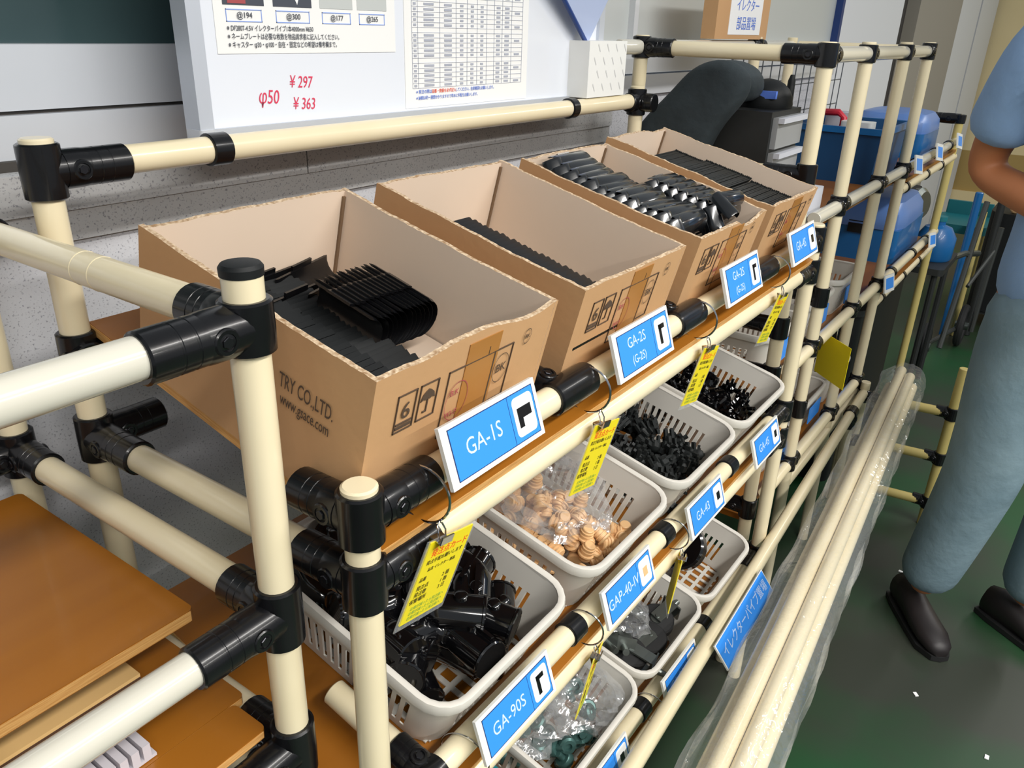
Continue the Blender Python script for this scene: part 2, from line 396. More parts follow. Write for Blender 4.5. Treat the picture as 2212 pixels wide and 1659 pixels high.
# plywood boards resting in the left bay
MBx = plyboard('plywood_board', -.72, .297, .53, .83, .936, .012, 'large orange-brown plywood board, upper one at the lower left')
for x in (-.6, .1): pipe(rackb, (x, YL+.02, .910), (x, YLB-.02, .910), name='cross_rail')
plyboard('plywood_board', -.72, .312, .497, .83, .845, .009, 'lower orange-brown plywood board under the upper one at the left')
plyboard('plywood_board', -.72, .300, .452, .496, .845, .009, 'narrow orange plywood strip along the front of the lower board')
t = thing('plywood_offcut', 'small plywood offcut with striped layered edge on the lower left board', 'wood', (.1, .57, .845))
for k in range(5): MB().box(-.02, .262, .575, .60, .8455+k*.0035, .849+k*.0035).build('ply_layer', 'wood_dark' if k % 2 else 'wood_ply', t, W=True)
t = thing('corrugated_sheet', 'pale grey corrugated plastic sheet at the lower left corner', 'sheet', (.1, .52, .845))
b = MB()
for k in range(26): b.box(-.02+k*.0095, -.0135+k*.0095, .5, .565, .849, .8625)
b.build('ribs', 'corrugated', t, W=True); MB().box(-.02, .228, .5, .565, .846, .849).build('base_sheet', 'corrugated', t, W=True)

# ------------------------------------------------------------------ cartons
def carton(u0, u1, v0, v1, h, label, torn, tilt_w, top_dip=None):
    M = TF(TIERS[0]) @ TR((u0, v0, .0005)); W_, D = u1-u0, v1-v0
    t = thing('cardboard_box', label, 'box', M, 'open cartons on the top tier')
    th = .005
    def wall(name, p0, p1, inn, dips):
        """p0->p1 along the wall (x,y); inn = inward normal; jagged top"""
        p0 = Vector(p0); p1 = Vector(p1); inn = Vector(inn); n = 64
        out = []; 
        hs = []
        ph = [random.uniform(0, 6.28) for _ in range(4)]
        for i in range(n+1):
            s = i/n; z = h+torn*(.5*math.sin(5*s+ph[0])+.3*math.sin(13*s+ph[1])+.2*math.sin(29*s+ph[2]))+random.uniform(-torn, torn)*.22
            for (a, bq, dz) in dips:
                if a <= s <= bq: z += dz*math.sin(math.pi*(s-a)/(bq-a))
            hs.append(z)
        b = MB(); vs = []; fs = []; mi = []
        for i in range(n+1):
            s = i/n; q = p0.lerp(p1, s)
            vs += [(q.x, q.y, 0), (q.x, q.y, hs[i]), (q.x+inn.x*th, q.y+inn.y*th, hs[i]+random.uniform(-torn, torn)*.15), (q.x+inn.x*th, q.y+inn.y*th, 0)]
        for i in range(n):
            a = 4*i; c = a+4
            b_ = [(a, c, c+1, a+1), (a+1, c+1, c+2, a+2), (a+2, c+2, c+3, a+3)]
            fs += b_; mi += [0, 2, 1]
        fs += [(0, 1, 2, 3), (4*n+3, 4*n+2, 4*n+1, 4*n)]; mi += [0, 0]
        b.add(vs, fs); b.mi = mi
        o = b.build(name, ['carton', 'carton_in', 'carton_edge'], t, sharp=20); return o
    d = top_dip or {}
    wall('front_panel', (th-.0006, .0003), (W_-th+.0006, .0003), (0, 1), d.get('f', [])); wall('back_panel', (W_-th+.0006, D-.0003), (th-.0006, D-.0003), (0, -1), d.get('b', []))
    wall('side_panel', (0, D), (0, 0), (1, 0), d.get('l', [])); wall('side_panel', (W_, 0), (W_, D), (-1, 0), d.get('r', []))
    MB().box(.001, W_-.001, .001, D-.001, 0, .004).build('bottom', 'carton_in', t)
    # dark glued corner seam inside
    MB().box(W_-th-.0035, W_-th+.0002, D-th-.003, D-th+.0002, .004, h-.006).build('corner_seam', 'seam', t)
    # tape on the front
    x = W_*.455
    MB().box(x, x+.045, -.0006, 0, .006, h-.004).build('packing_tape', 'tape', t)
    # printed handling marks
    def frame(x0, x1, z0, z1, nm, m='ink', lw=.0009, y=-.0009):
        b = MB(); b.box(x0, x1, y, 0, z0, z0+lw).box(x0, x1, y, 0, z1-lw, z1).box(x0, x0+lw, y, 0, z0, z1).box(x1-lw, x1, y, 0, z0, z1); return b.build(nm, m, t)
    z0 = .082
    o = frame(.028, .050, z0, z0+.036, 'printed_frame'); frame(.054, .076, z0+.001, z0+.036, 'printed_frame')
    MB().box(.030, .048, -.0008, 0, z0+.003, z0+.0055).box(.030, .048, -.0008, 0, z0+.007, z0+.0085).build('printed_stack_lines', 'ink', t)
    text('6', .022, t, TR((.039, -.0009, z0+.019)) @ FACE, 'ink')
    b = MB(); cx, cz = .065, z0+.019
    pts = [(cx-.0085, cz), (cx-.0065, cz+.006), (cx-.003, cz+.009), (cx, cz+.0105), (cx+.003, cz+.009), (cx+.0065, cz+.006), (cx+.0085, cz), (cx+.005, cz+.002), (cx+.002, cz), (cx, cz+.002), (cx-.002, cz), (cx-.005, cz+.002)]
    b.prism([(p[0], p[1]) for p in pts], 0, .0008, TR((0, 0, 0)) @ RX(90)); b.box(cx-.0006, cx+.0006, -.0008, 0, cz-.011, cz+.001).box(cx-.004, cx+.0006, -.0008, 0, cz-.0118, cz-.0105)
    b.build('printed_umbrella', 'ink', t)
    frame(.088, .150, .05, .118, 'printed_frame'); frame(.150, .178, .062, .118, 'printed_frame'); MB().box(.1395, .1403, -.0009, 0, .118, .126).build('printed_tick', 'ink', t)
    def ring(cx, cz, r, nm, m, lw=.0006, sz=1.35):
        b = MB(); n = 28; y = -.0011
        o_ = [(cx+r*math.cos(2*math.pi*i/n), cz+r*sz*math.sin(2*math.pi*i/n)) for i in range(n)]; q_ = [(cx+(r-lw)*math.cos(2*math.pi*i/n), cz+(r-lw)*sz*math.sin(2*math.pi*i/n)) for i in range(n)]
        b.add([(x_, y, z_) for x_, z_ in o_+q_], [(i, (i+1) % n, n+(i+1) % n, n+i) for i in range(n)]); return b.build(nm, m, t)
    ring(.164, .096, .0115, 'printed_circle', 'ink'); text('BK', .0125, t, TR((.164, -.0012, .096)) @ FACE, 'ink')
    ring(.198, .118, .006, 'printed_circle', 'ink'); text('BK', .006, t, TR((.198, -.0012, .118)) @ FACE, 'ink')
    ring(.105, .084, .015, 'printed_circle', 'ink_red'); text('B.K', .008, t, TR((.100, -.0012, .094)) @ FACE, 'ink_red'); text('WI-F', .008, t, TR((.100, -.0012, .072)) @ FACE, 'ink_red')
    # side print
    Ms = TR((-.0006, 0, 0)) @ Matrix(((0, 0, -1, 0), (-1, 0, 0, 0), (0, 1, 0, 0), (0, 0, 0, 1)))
    text('TRY CO.,LTD.', .0195, t, TR((-.0006, .066, .091)) @ Ms, 'ink', sx=.52); text('www.gsace.com', .0155, t, TR((-.0006, .066, .074)) @ Ms, 'ink', sx=.56)
    return t, M
LB = ['nearest open cardboard carton holding rows of black clamps', 'second open cardboard carton, mostly empty, with a low row of black parts',
      'third open cardboard carton heaped with black elbow clamps', 'farthest open cardboard carton filled with dark grey fins']
carton(.372, .612, .024, .309, .1415, LB[0], .0016, 0, {'f': [(.2, .72, .006), (.7, 1, -.004)]})
carton(.664, .902, .024, .312, .1385, LB[1], .0016, 0)
carton(.948, 1.188, .024, .310, .1365, LB[2], .002, 0, {'f': [(.55, .95, -.01)]})
carton(1.226, 1.446, .024, .330, .1355, LB[3], .0026, 0, {'b': [(0, .4, -.006)]})
M1 = TF(TIERS[0])
# layer pad inside the nearest carton
pad = tag(link('cardboard_pad', MB().box(.378, .605, .030, .303, .034, .0365).mesh('cardboard_pad', 'carton_in'), M=M1), 'flat cardboard layer pad inside the nearest carton', 'cardboard')
MB_s = []
# ---- parts lying in the cartons
def half_shell(L, r=.019, th=.0026, arc=180, seg=10):
    """half pipe clamp, axis x, opening +y, with folded bolt lugs"""
    b = MB(); rs = []
    a0 = -arc/2
    for x in (-L/2, -L/2+.004, L/2-.004, L/2):
        e = .0012 if abs(abs(x)-L/2) < 1e-6 else 0
        o_ = [(x, -(r-e)*math.cos(R_(a0+arc*k/seg)), (r-e)*math.sin(R_(a0+arc*k/seg))) for k in range(seg+1)]
        i_ = [(x, -(r-th+e)*math.cos(R_(a0+arc*k/seg)), (r-th+e)*math.sin(R_(a0+arc*k/seg))) for k in range(seg, -1, -1)]
        rs.append(o_+i_)
    b.rings(rs)
    for s in (1, -1): b.box(-L*.18, L*.18, -.001, .005, s*r-.0013, s*r+.0013)
    return b
def place(name, me, M, label, cat, group): return tag(link(name, me, M=M), label, cat, group)
sh = half_shell(.135).mesh('pipe_clamp_half', 'black_matte'); shb = half_shell(.088, .021).mesh('pipe_clamp_half', 'black_part')
g = 'clamp halves in the nearest carton'
for i in range(31):
    place('pipe_clamp_half', sh, M1 @ TR((.449+random.uniform(-.004, .004), .048+i*.0078, .058+random.uniform(-.001, .001))) @ RZ(random.uniform(-.7, .7)) @ RX(20),
          'black half-round clamp lying in the long low row of the nearest carton', 'pipe joint', g)
for i in range(13):
    place('pipe_clamp_half', shb, M1 @ TR((.484+i*.0064, .178+random.uniform(-.001, .001), .0845-abs(i-5)*.0002)) @ RZ(90+random.uniform(-3, 3)) @ RX(18),
          'glossy black clamp in the row stacked on top in the nearest carton', 'pipe joint', g)
for i in range(2):
    place('pipe_clamp_half', shb, M1 @ TR((.490+i*.05, .262, .078)) @ RZ(8+5*i) @ RX(90), ['black clamp lying across behind the left end of the upper row', 'black clamp lying across in the back right of the nearest carton'][i], 'pipe joint', g)
shc = half_shell(.06, .018).mesh('pipe_clamp_half', 'black_part')
for i in range(9):
    place('pipe_clamp_half', shc, M1 @ TR((.5435+i*.0068, .062, .058)) @ RZ(90) @ RX(12), 'black clamp in the short row at the front right of the nearest carton', 'pipe joint', g)
sh2 = half_shell(.13, .026, .003).mesh('pipe_clamp_half', 'black_part')
for i in range(27):
    place('pipe_clamp_half', sh2, M1 @ TR((.738+random.uniform(-.002, .002), .05+i*.0088, .066)) @ RX(14), 'black clamp half in the upper row of the second carton', 'pipe joint', 'clamp halves in the second carton')
    if i % 2 == 0: place('pipe_clamp_half', sh2, M1 @ TR((.738, .05+i*.0088, .030)) @ RX(14), 'black clamp half in the lower row of the second carton', 'pipe joint', 'clamp halves in the second carton')
def elbow_half():
    b = MB()
    def arm(L, M):
        q = half_shell(L, .0185, .0026, 180, 10); b.add([M @ Vector(v) for v in q.v], q.f)
    arm(.062, TR((0, 0, -.031+.012)) @ RY(90)); arm(.085, TR((.042, 0, 0))); return b
el = elbow_half().mesh('elbow_clamp', 'black_tube'); g = 'elbow clamps in the third carton'
for i in range(13):
    place('elbow_clamp', el, M1 @ TR((.987+random.uniform(-.002, .002), .082+i*.0165, .119+.003*math.sin(i*1.7)+(.006 if i > 9 else 0))) @ RZ(random.uniform(-4, 4)) @ RX(-42), 'black elbow clamp in the long left row of the third carton', 'pipe joint', g)
for i in range(7):
    place('elbow_clamp', el, M1 @ TR((1.108+random.uniform(-.002, .002), .078+i*.0165, .123)) @ RZ(random.uniform(-5, 5)) @ RX(-42) @ Matrix.Scale(.86, 4), 'black elbow clamp in the short right row of the third carton', 'pipe joint', g)
for i in range(24):
    place('elbow_clamp', el, M1 @ TR((.985+(i % 3)*.05, .105+(i//6)*.048, .050+.03*(i % 2))) @ RZ(random.uniform(-8, 8)) @ RX(-60) @ Matrix.Scale(.9, 4), 'black elbow clamp buried lower in the third carton', 'pipe joint', g)
place('elbow_clamp', el, M1 @ TR((1.118, .078, .140)) @ RZ(-8) @ RX(-70) @ Matrix.Scale(.7, 4), 'black elbow clamp lying by the front rim of the third carton', 'pipe joint', g)
fin = MB().box(-.100, .100, -.0011, .0011, -.045, .045); fin.box(-.1015, -.0985, -.0016, .0016, -.03, .047).box(.0985, .1015, -.0016, .0016, -.03, .047)
fin = fin.mesh('fin_plate', 'dark_fin')
for i in range(67):
    z = .078+(.004 if (i//25) % 2 else 0)
    place('fin_plate', fin, M1 @ TR((1.336, .066+i*.0037, z-.012+random.uniform(-.0006, .0006))) @ RX(28), 'thin dark grey plate in the packed rows of the farthest carton', 'plate', 'plates in the farthest carton')

# ------------------------------------------------------------------ baskets
def basket_meshes(W_, D, H, m='basket'):
    th = .0022; seg = 5; r0 = .034
    def ring(sx, sy, r):
        pts = []; 
        for cx, cy, a0, ex, ey in ((1, 1, 0, 0, 1), (-1, 1, 90, -1, 0), (-1, -1, 180, 0, -1), (1, -1, 270, 1, 0)):
            for k in range(seg+1):
                a = R_(a0+90*k/seg); pts.append((cx*(sx/2-r)+r*math.cos(a), cy*(sy/2-r)+r*math.sin(a)))
        return pts
    def dense(p):
        out = []; hole = []
        for i in range(len(p)):
            a = Vector(p[i]); c = Vector(p[(i+1) % len(p)]); L = (c-a).length
            if i % (seg+1) == seg:   # straight run
                n = nst[i//(seg+1)]*2+1
                for k in range(n): out.append(a.lerp(c, k/n)); hole.append(k % 2 == 1)
            else: out.append(a); hole.append(False)
        return out, hole
    n1 = int((D-2*r0)/.0135); n2 = int((W_-2*r0)/.0135); nst = {0: n2, 1: n1, 2: n2, 3: n1}
    levels = [(0, .80), (.06, .815), (.13, .83), (.66, .935), (.72, .95), (1.0, 1.0)]
    R0 = []
    for z, s in levels:
        p, hole = dense(ring(W_-(1-s)*.16, D-(1-s)*.16, r0*(.7+.3*s))); R0.append([(q.x, q.y, z*H) for q in p])
    n = len(R0[0]); b = MB(); vs = [p for r in R0 for p in r]
    inner = []
    for r in R0:
        for x, y, z in r:
            l = math.hypot(x, y); inner.append((x-(th*x/l), y-(th*y/l), z))
    N = len(vs); vs += inner; fs = []
    for k in range(len(levels)-1):
        for i in range(n):
            j = (i+1) % n
            if hole[i] and k in (2,):  # slot with reveals
                a, c, d, e = k*n+i, k*n+j, (k+1)*n+j, (k+1)*n+i
                for p, q in ((a, c), (c, d), (d, e), (e, a)): fs.append((q, p, p+N, q+N))
                continue
            a, c, d, e = k*n+i, k*n+j, (k+1)*n+j, (k+1)*n+i
            fs += [(a, c, d, e), (N+c, N+a, N+e, N+d)]
    b.add(vs, fs)
    # floor as a lattice of bars
    sx, sy = W_-.032-.004, D-.032-.004
    for k in range(9): x = -sx/2+.012+(sx-.024)*k/8; b.box(x-.0035, x+.0035, -sy/2+.004, sy/2-.004, 0, .0022)
    for k in range(11): y = -sy/2+.01+(sy-.02)*k/10; b.box(-sx/2+.004, sx/2-.004, y-.0035, y+.0035, 0.0001, .0021)
    body = b.mesh('basket_body', m, 40)
    rb = MB(); rr = ring(W_+.004, D+.004, r0+.002); prof = [(-.004, -.010), (.0045, -.010), (.006, -.002), (.004, .0035), (0, .0045), (-.004, .002)]
    rs = []
    nn = len(rr)
    for i in range(nn):
        x, y = rr[i]; a = Vector(rr[i-1]); c = Vector(rr[(i+1) % nn]); d = (c-a).normalized(); nx, ny = d.y, -d.x
        if nx*x+ny*y < 0: nx, ny = -nx, -ny
        rs.append([(x+nx*p, y+ny*p, H+q) for p, q in prof])
    rb.rings(rs, closed=True)
    return body, rb.mesh('basket_rim', m, 50)
BK = basket_meshes(.236, .290, .096)
def basket(u, tier, label, v=.166, meshes=BK, yo=YF, rot=0):
    M = TF(TIERS[tier] if isinstance(tier, int) else tier, yo) @ TR((u, v, .001)) @ RZ(rot)
    t = thing('plastic_basket', label, 'basket', M, 'slotted grey-white plastic baskets')
    link('body', meshes[0], t); link('rim', meshes[1], t); return t, M
basket(.572, 1, 'white slotted basket heaped with glossy black elbow joints')
basket(.852, 1, 'white slotted basket holding tan plastic plugs in a clear bag')
basket(1.120, 1, 'white slotted basket filled with matte black spiky parts')
basket(1.378, 1, 'white slotted basket of black parts at the right end of the middle tier')
basket(.830, 2, 'white slotted basket on the bottom tier full of bagged metal parts')
basket(1.086, 2, 'white slotted basket on the bottom tier with casters and clear bags')
basket(1.332, 2, 'white slotted basket on the bottom tier with large black wheels')

# basket 1: big elbows
def fat_elbow():
    b = MB(); r = .0205; path = [(-.085, 0, 0), (-.035, 0, 0)]; rr = .03
    for k in range(1, 8): a = R_(90*k/7); path.append((-.035+rr*math.sin(a), rr-rr*math.cos(a), 0))
    path.append((-.005, .08, 0)); b.tube(path, [r*1.06, r]+[r*1.04]*7+[r*1.06], 16)
    b.torus((-.083, 0, 0), (1, 0, 0), r*1.02, .0025, 18, 6); b.torus((-.005, .078, 0), (0, 1, 0), r*1.02, .0025, 18, 6)
    # flange rib with bolt bosses on the outside of the bend
    b.box(-.08, -.02, -.0025, .0025, r*.8, r+.007); b.lathe((-.05, 0, r*.7), (0, 0, 1), [(0, .008), (.0105, .008), (.012, .006)], 12); b.lathe((-.005, .05, r*.7), (0, 0, 1), [(0, .008), (.0105, .008), (.012, .006)], 12)
    return b
fe = fat_elbow().mesh('elbow_joint', 'black_gloss', 50); Mb = TF(TIERS[1]) @ TR((.572, .166, .004))
sp = []
for k, z in enumerate((.026, .052, .078)):
    for q in range(8): sp.append(((-.042 if q % 2 else .042)+random.uniform(-.008, .008), (-.072, -.022, .03, .082)[q//2]+random.uniform(-.006, .006), z+random.uniform(-.004, .004), (35, 160, 250, 320, 110, 20, 200, 75)[(q+3*k) % 8]+random.uniform(-12, 12), random.uniform(-14, 14), random.uniform(-14, 14)))
sp += [(.0, -.04, .094, 215, 5, -6), (-.01, .06, .092, 60, -6, 4)]
for x, y, z, a, c, d in sp:
    place('elbow_joint', fe, Mb @ TR((x, y, z)) @ RZ(a) @ RX(c) @ RY(d) @ Matrix.Scale(1.0 if z > .04 else .88, 4) @ TR((.03, -.03, 0)), 'glossy black ninety degree elbow joint heaped in the nearest white basket', 'pipe joint', 'elbow joints in the first basket')
# basket 2: tan caps in a clear bag
def tan_cap():
    b = MB(); b.lathe((0, 0, 0), (0, 0, 1), [(0, .010), (.002, .0125), (.0045, .0125), (.005, .0095), (.009, .0095), (.0093, .0108), (.011, .0108), (.0113, .009), (.0145, .009), (.0148, .0104), (.0165, .0104), (.0168, .0086), (.020, .0086), (.021, .0075)], 14); return b
tc = tan_cap().mesh('ribbed_plug', 'tan_part', 30); Mb2 = TF(TIERS[1]) @ TR((.852, .166, .004))
for i in range(110):
    u = random.uniform(-.08, .07); v = random.uniform(-.115, .06); z = .01+random.uniform(0, .05)*(1-abs(u)/.14)
    place('ribbed_plug', tc, Mb2 @ TR((u, v, z)) @ Matrix.Rotation(random.uniform(0, 6.28), 4, Vector((random.uniform(-1, 1), random.uniform(-1, 1), random.uniform(-1, 1)))) @ Matrix.Scale(.95, 4),
          'ribbed tan plastic plug lying loose in the second white basket', 'plug', 'tan plugs in the second basket')
def crumple(cx, cy, cz, rx, ry, rz, seed, n=30, m=18, amp=.22):
    rnd = random.Random(seed); ws = [(rnd.uniform(2, 9), rnd.uniform(2, 9), rnd.uniform(0, 6.28)) for _ in range(9)]
    rs = []
    for k in range(m+1):
        a = math.pi*(k+.03)/(m+.06); r_ = []
        for i in range(n):
            p = 2*math.pi*i/n; q = 1+amp*sum(math.sin(w0*p*round(1)+w1*a+w2) if False else math.sin(round(w0)*p+w1*a*2+w2) for w0, w1, w2 in ws)/4
            r_.append((cx+rx*q*math.sin(a)*math.cos(p), cy+ry*q*math.sin(a)*math.sin(p), cz-rz*q*math.cos(a)))
        rs.append(r_)
    return MB().rings(rs)
o = crumple(.01, .0, .065, .078, .10, .038, 3).build('plastic_bag', 'film', sharp=12); o.matrix_basis = Mb2
tag(o, 'crumpled clear plastic bag over the tan plugs', 'plastic bag')
# basket 3: matte small parts, basket 4: glossy small parts
def spiky():
    b = MB(); b.lathe((0, 0, 0), (0, 0, 1), [(0, .006), (.004, .012), (.02, .012), (.024, .007)], 8)
    for k in range(4): a = k*math.pi/2; b.box(.009*math.cos(a)-.003, .009*math.cos(a)+.003, .009*math.sin(a)-.003, .009*math.sin(a)+.003, .016, .034)
    b.box(-.02, .02, -.0025, .0025, .004, .016); return b
spk = spiky().mesh('clip_fitting', 'dark_fin', 40); spg = spiky().mesh('clip_fitting', 'black_gloss', 40)
for j, (u, me, lab, grp) in enumerate(((1.120, spk, 'matte black clip fitting heaped in the third basket of the middle tier', 'fittings in the third basket'), (1.378, spg, 'shiny black clip fitting heaped in the basket at the right end', 'fittings in the fourth basket'))):
    Mk = TF(TIERS[1]) @ TR((u, .166, .004))
    for i in range(150):
        x = random.uniform(-.08, .08); y = random.uniform(-.115, .115); z = random.uniform(.004, .048)+(.016 if y > .02 and j == 0 else 0)
        place('clip_fitting', me, Mk @ TR((x, y, z)) @ Matrix.Rotation(random.uniform(0, 6.28), 4, Vector((random.uniform(-1, 1), random.uniform(-1, 1), random.uniform(-1, 1)))) @ Matrix.Scale(.84, 4), lab, 'fitting', grp)
# bottom tier contents
def nut():
    b = MB(); b.lathe((0, 0, 0), (0, 0, 1), [(0, .012), (.003, .014), (.012, .014), (.015, .011), (.015, .006), (.01, .005)], 12); b.lathe((0, 0, -.012), (0, 0, 1), [(0, .005), (.013, .006)], 10); return b
nt_ = nut().mesh('metal_fitting', 'green_metal', 40); Mk = TF(TIERS[2]) @ TR((.830, .166, .004))
for i in range(46):
    place('metal_fitting', nt_, Mk @ TR((random.uniform(-.085, .085), random.uniform(-.12, .12), random.uniform(.01, .06))) @ Matrix.Rotation(random.uniform(0, 6.28), 4, Vector((random.uniform(-1, 1), random.uniform(-1, 1), .3))), 'greenish metal fitting in the bottom tier basket of bagged parts', 'fitting', 'metal fittings in the bottom basket')
for k, (x, y, z) in enumerate(((.02, .02, .075), (.05, -.07, .07), (-.05, -.02, .07))):
    o = crumple(x, y, z, .062, .075, .035, 11+k).build('plastic_bag', 'film', sharp=12); o.matrix_basis = Mk
    tag(o, ['crumpled clear bag in the middle of the bagged parts basket', 'crumpled clear bag by the front right corner of the bagged parts basket', 'crumpled clear bag at the left of the bagged parts basket'][k], 'plastic bag')
def caster():
    b = MB(); b.lathe((0, -.011, 0), (0, 1, 0), [(0, .018), (.001, .030), (.004, .033), (.018, .033), (.021, .030), (.022, .018)], 24)
    b.slot(1); b.lathe((0, -.0125, 0), (0, 1, 0), [(0, .012), (.025, .012)], 14)
    b.box(-.012, .012, -.018, -.0145, -.005, .045).box(-.012, .012, .0145, .018, -.005, .045).box(-.02, .02, -.018, .018, .042, .045)
    b.cyl((0, -.02, 0), (0, .02, 0), .004, 10); b.cyl((0, 0, .045), (0, 0, .07), .006, 12); return b
ct = caster().mesh('caster_wheel', ['rubber', 'metal_grey'], 40); ctb = caster().mesh('caster_wheel', ['black_gloss', 'chrome'], 40)
Mk = TF(TIERS[2]) @ TR((1.086, .166, .004))
for i, (x, y, z, a, c) in enumerate(((-.05, .03, .05, 30, 70), (.02, .04, .055, 120, 60), (.03, -.06, .05, 200, 80), (-.03, -.06, .045, 300, 60), (.05, .0, .045, 20, 100), (-.06, .1, .045, 60, 80), (.05, .09, .04, 150, 70), (-.05, -.09, .05, 10, 95), (.055, -.09, .05, 80, 75), (.0, .0, .05, 140, 90), (-.01, .09, .06, 210, 85), (.01, -.1, .045, 260, 100), (-.065, -.02, .06, 330, 70))):
    place('caster_wheel', ct, Mk @ TR((x, y, z)) @ RZ(a) @ RX(c), 'dark caster with grey metal bracket in the middle basket of the bottom tier', 'caster', 'casters in the bottom tier')
o = crumple(.0, -.03, .07, .05, .06, .028, 31).build('plastic_bag', 'film', sharp=12); o.matrix_basis = Mk; tag(o, 'crumpled clear bag among the casters', 'plastic bag')
Mk = TF(TIERS[2]) @ TR((1.332, .166, .004))
for i, (x, y, z, a, c) in enumerate(((.005, -.04, .078, 75, 215), (-.05, .07, .055, 100, 160), (.055, .06, .055, 10, 150))):
    place('caster_wheel', ctb, Mk @ TR((x, y, z)) @ RZ(a) @ RX(c) @ Matrix.Scale(1.5, 4), 'large glossy black wheel in the right basket of the bottom tier', 'caster', 'large wheels in the bottom tier')
# teal crate at the left of the bottom tier
t = thing('plastic_crate', 'teal plastic crate at the left end of the bottom tier', 'crate', TF(TIERS[2]) @ TR((.54, .17, .001)))
b = MB(); 
for k in range(4): pass
b.box(-.12, .12, -.14, -.136, 0, .1).box(-.12, .12, .136, .14, 0, .1).box(-.12, -.116, -.136, .136, 0, .1).box(.116, .12, -.136, .136, 0, .1).box(-.12, .12, -.14, .14, 0, .003); b.build('body', 'teal', t)
b = MB().box(-.124, .124, -.144, -.138, .094, .103).box(-.124, .124, .138, .144, .094, .103).box(-.124, -.118, -.138, .138, .094, .103).box(.118, .124, -.138, .138, .094, .103); b.build('rim', 'teal', t)

# ------------------------------------------------------------------ name plates on the rails
def icon(parent, kind, x, z, s):
    b = MB(); y0, y1 = -.0035, -.0029
    if kind == 'T': b.box(x-.011*s, x+.011*s, y0, y1, z-.002*s, z+.009*s).box(x-.011*s, x-.004*s, y0, y1, z-.011*s, z)
    elif kind == 'L': b.box(x-.007*s, x-.001*s, y0, y1, z-.013*s, z+.012*s).box(x-.007*s, x+.008*s, y0, y1, z+.006*s, z+.012*s)
    else: b.box(x-.006*s, x+.006*s, y0, y1, z-.007*s, z+.007*s)
    return b.build('printed_picture', 'tan_part' if kind == 'Y' else 'joint', parent)
def plate(u, zt, lines, kind, label, w=.132, h=.054, y=.3665, yaw=0, tilt=-18, textm='label_text'):
    M = TR((u, y, zt)) @ RZ(yaw) @ RX(tilt)
    t = thing('name_plate', label, 'sign', M, 'blue and white name plates on the rails')
    MB().box(-w/2, w/2, -.002, .002, -h, 0).build('backing', 'label_white', t)
    MB().box(-w/2+.009, w/2-.006, -.0025, -.002, -h+.005, -.005).build('blue_panel', 'label_blue', t)
    xs = w/2-.006-.036; b = MB(); b.box(-w/2+.0085, w/2-.0055, -.0026, -.002, -h+.0045, -h+.0052).box(-w/2+.0085, w/2-.0055, -.0026, -.002, -.0052, -.0045).box(-w/2+.0085, -w/2+.0092, -.0026, -.002, -h+.0045, -.0045).box(w/2-.0062, w/2-.0055, -.0026, -.002, -h+.0045, -.0045).box(xs-.002, xs-.0014, -.0026, -.002, -h+.005, -.005)
    b.build('border', 'label_dark', t)
    b = MB(); ring = []
    x0, x1, z0, z1, r = xs+.003, w/2-.009, -h+.009, -.009, .005
    for cx, cz, a0 in ((x1-r, z1-r, 0), (x0+r, z1-r, 90), (x0+r, z0+r, 180), (x1-r, z0+r, 270)):
        for k in range(5): a = R_(a0+22.5*k); ring.append((cx+r*math.cos(a), cz+r*math.sin(a)))
    b.prism(ring, .0024, .0029, RX(90)); b.build('picture_panel', 'paper', t); icon(t, kind, (x0+x1)/2, (z0+z1)/2, .9)
    MB().box(-.02, .02, .002, .012, -h+.008, -h+.02).build('clip', 'white_plastic', t)
    xc = (-w/2+.009+xs)/2
    if len(lines) == 1: text(lines[0], .0205, t, TR((xc, -.0026, -h/2)) @ FACE, textm, sx=.9)
    else:
        text(lines[0], .0165, t, TR((xc, -.0026, -h/2+.009)) @ FACE, textm, sx=.95); text(lines[1], .0135, t, TR((xc, -.0026, -h/2-.011)) @ FACE, textm, sx=.9)
    return t
plate(.492, 1.1085, ['GA-1S'], 'T', 'large blue name plate nearest on the top rail')
plate(.770, 1.1055, ['GA-2S', '(G-2S)'], 'L', 'blue name plate in front of the second carton')
plate(1.070, 1.1125, ['GA-2S', '(G-2S)'], 'L', 'blue name plate with an elbow picture under the third carton')
plate(1.345, 1.110, ['GA-4S'], 'S', 'blue name plate under the farthest carton')
plate(.545, .7525, ['GA-90S'], 'L', 'blue name plate below the basket of black elbows')
plate(.803, .7505, ['GAP-40-IV'], 'Y', 'blue name plate below the basket of tan plugs', textm='label_text')
plate(1.062, .743, ['GA-43'], 'S', 'blue name plate below the third basket of the middle tier')
plate(1.338, .742, ['GA-45'], 'S', 'blue name plate at the right end of the middle rail')
plate(.800, .402, ['GA-20'], 'S', 'blue name plate on the bottom rail, partly hidden by the long pipe')
plate(1.06, .402, ['GA-21'], 'S', 'small blue name plate on the bottom rail behind the long pipe')

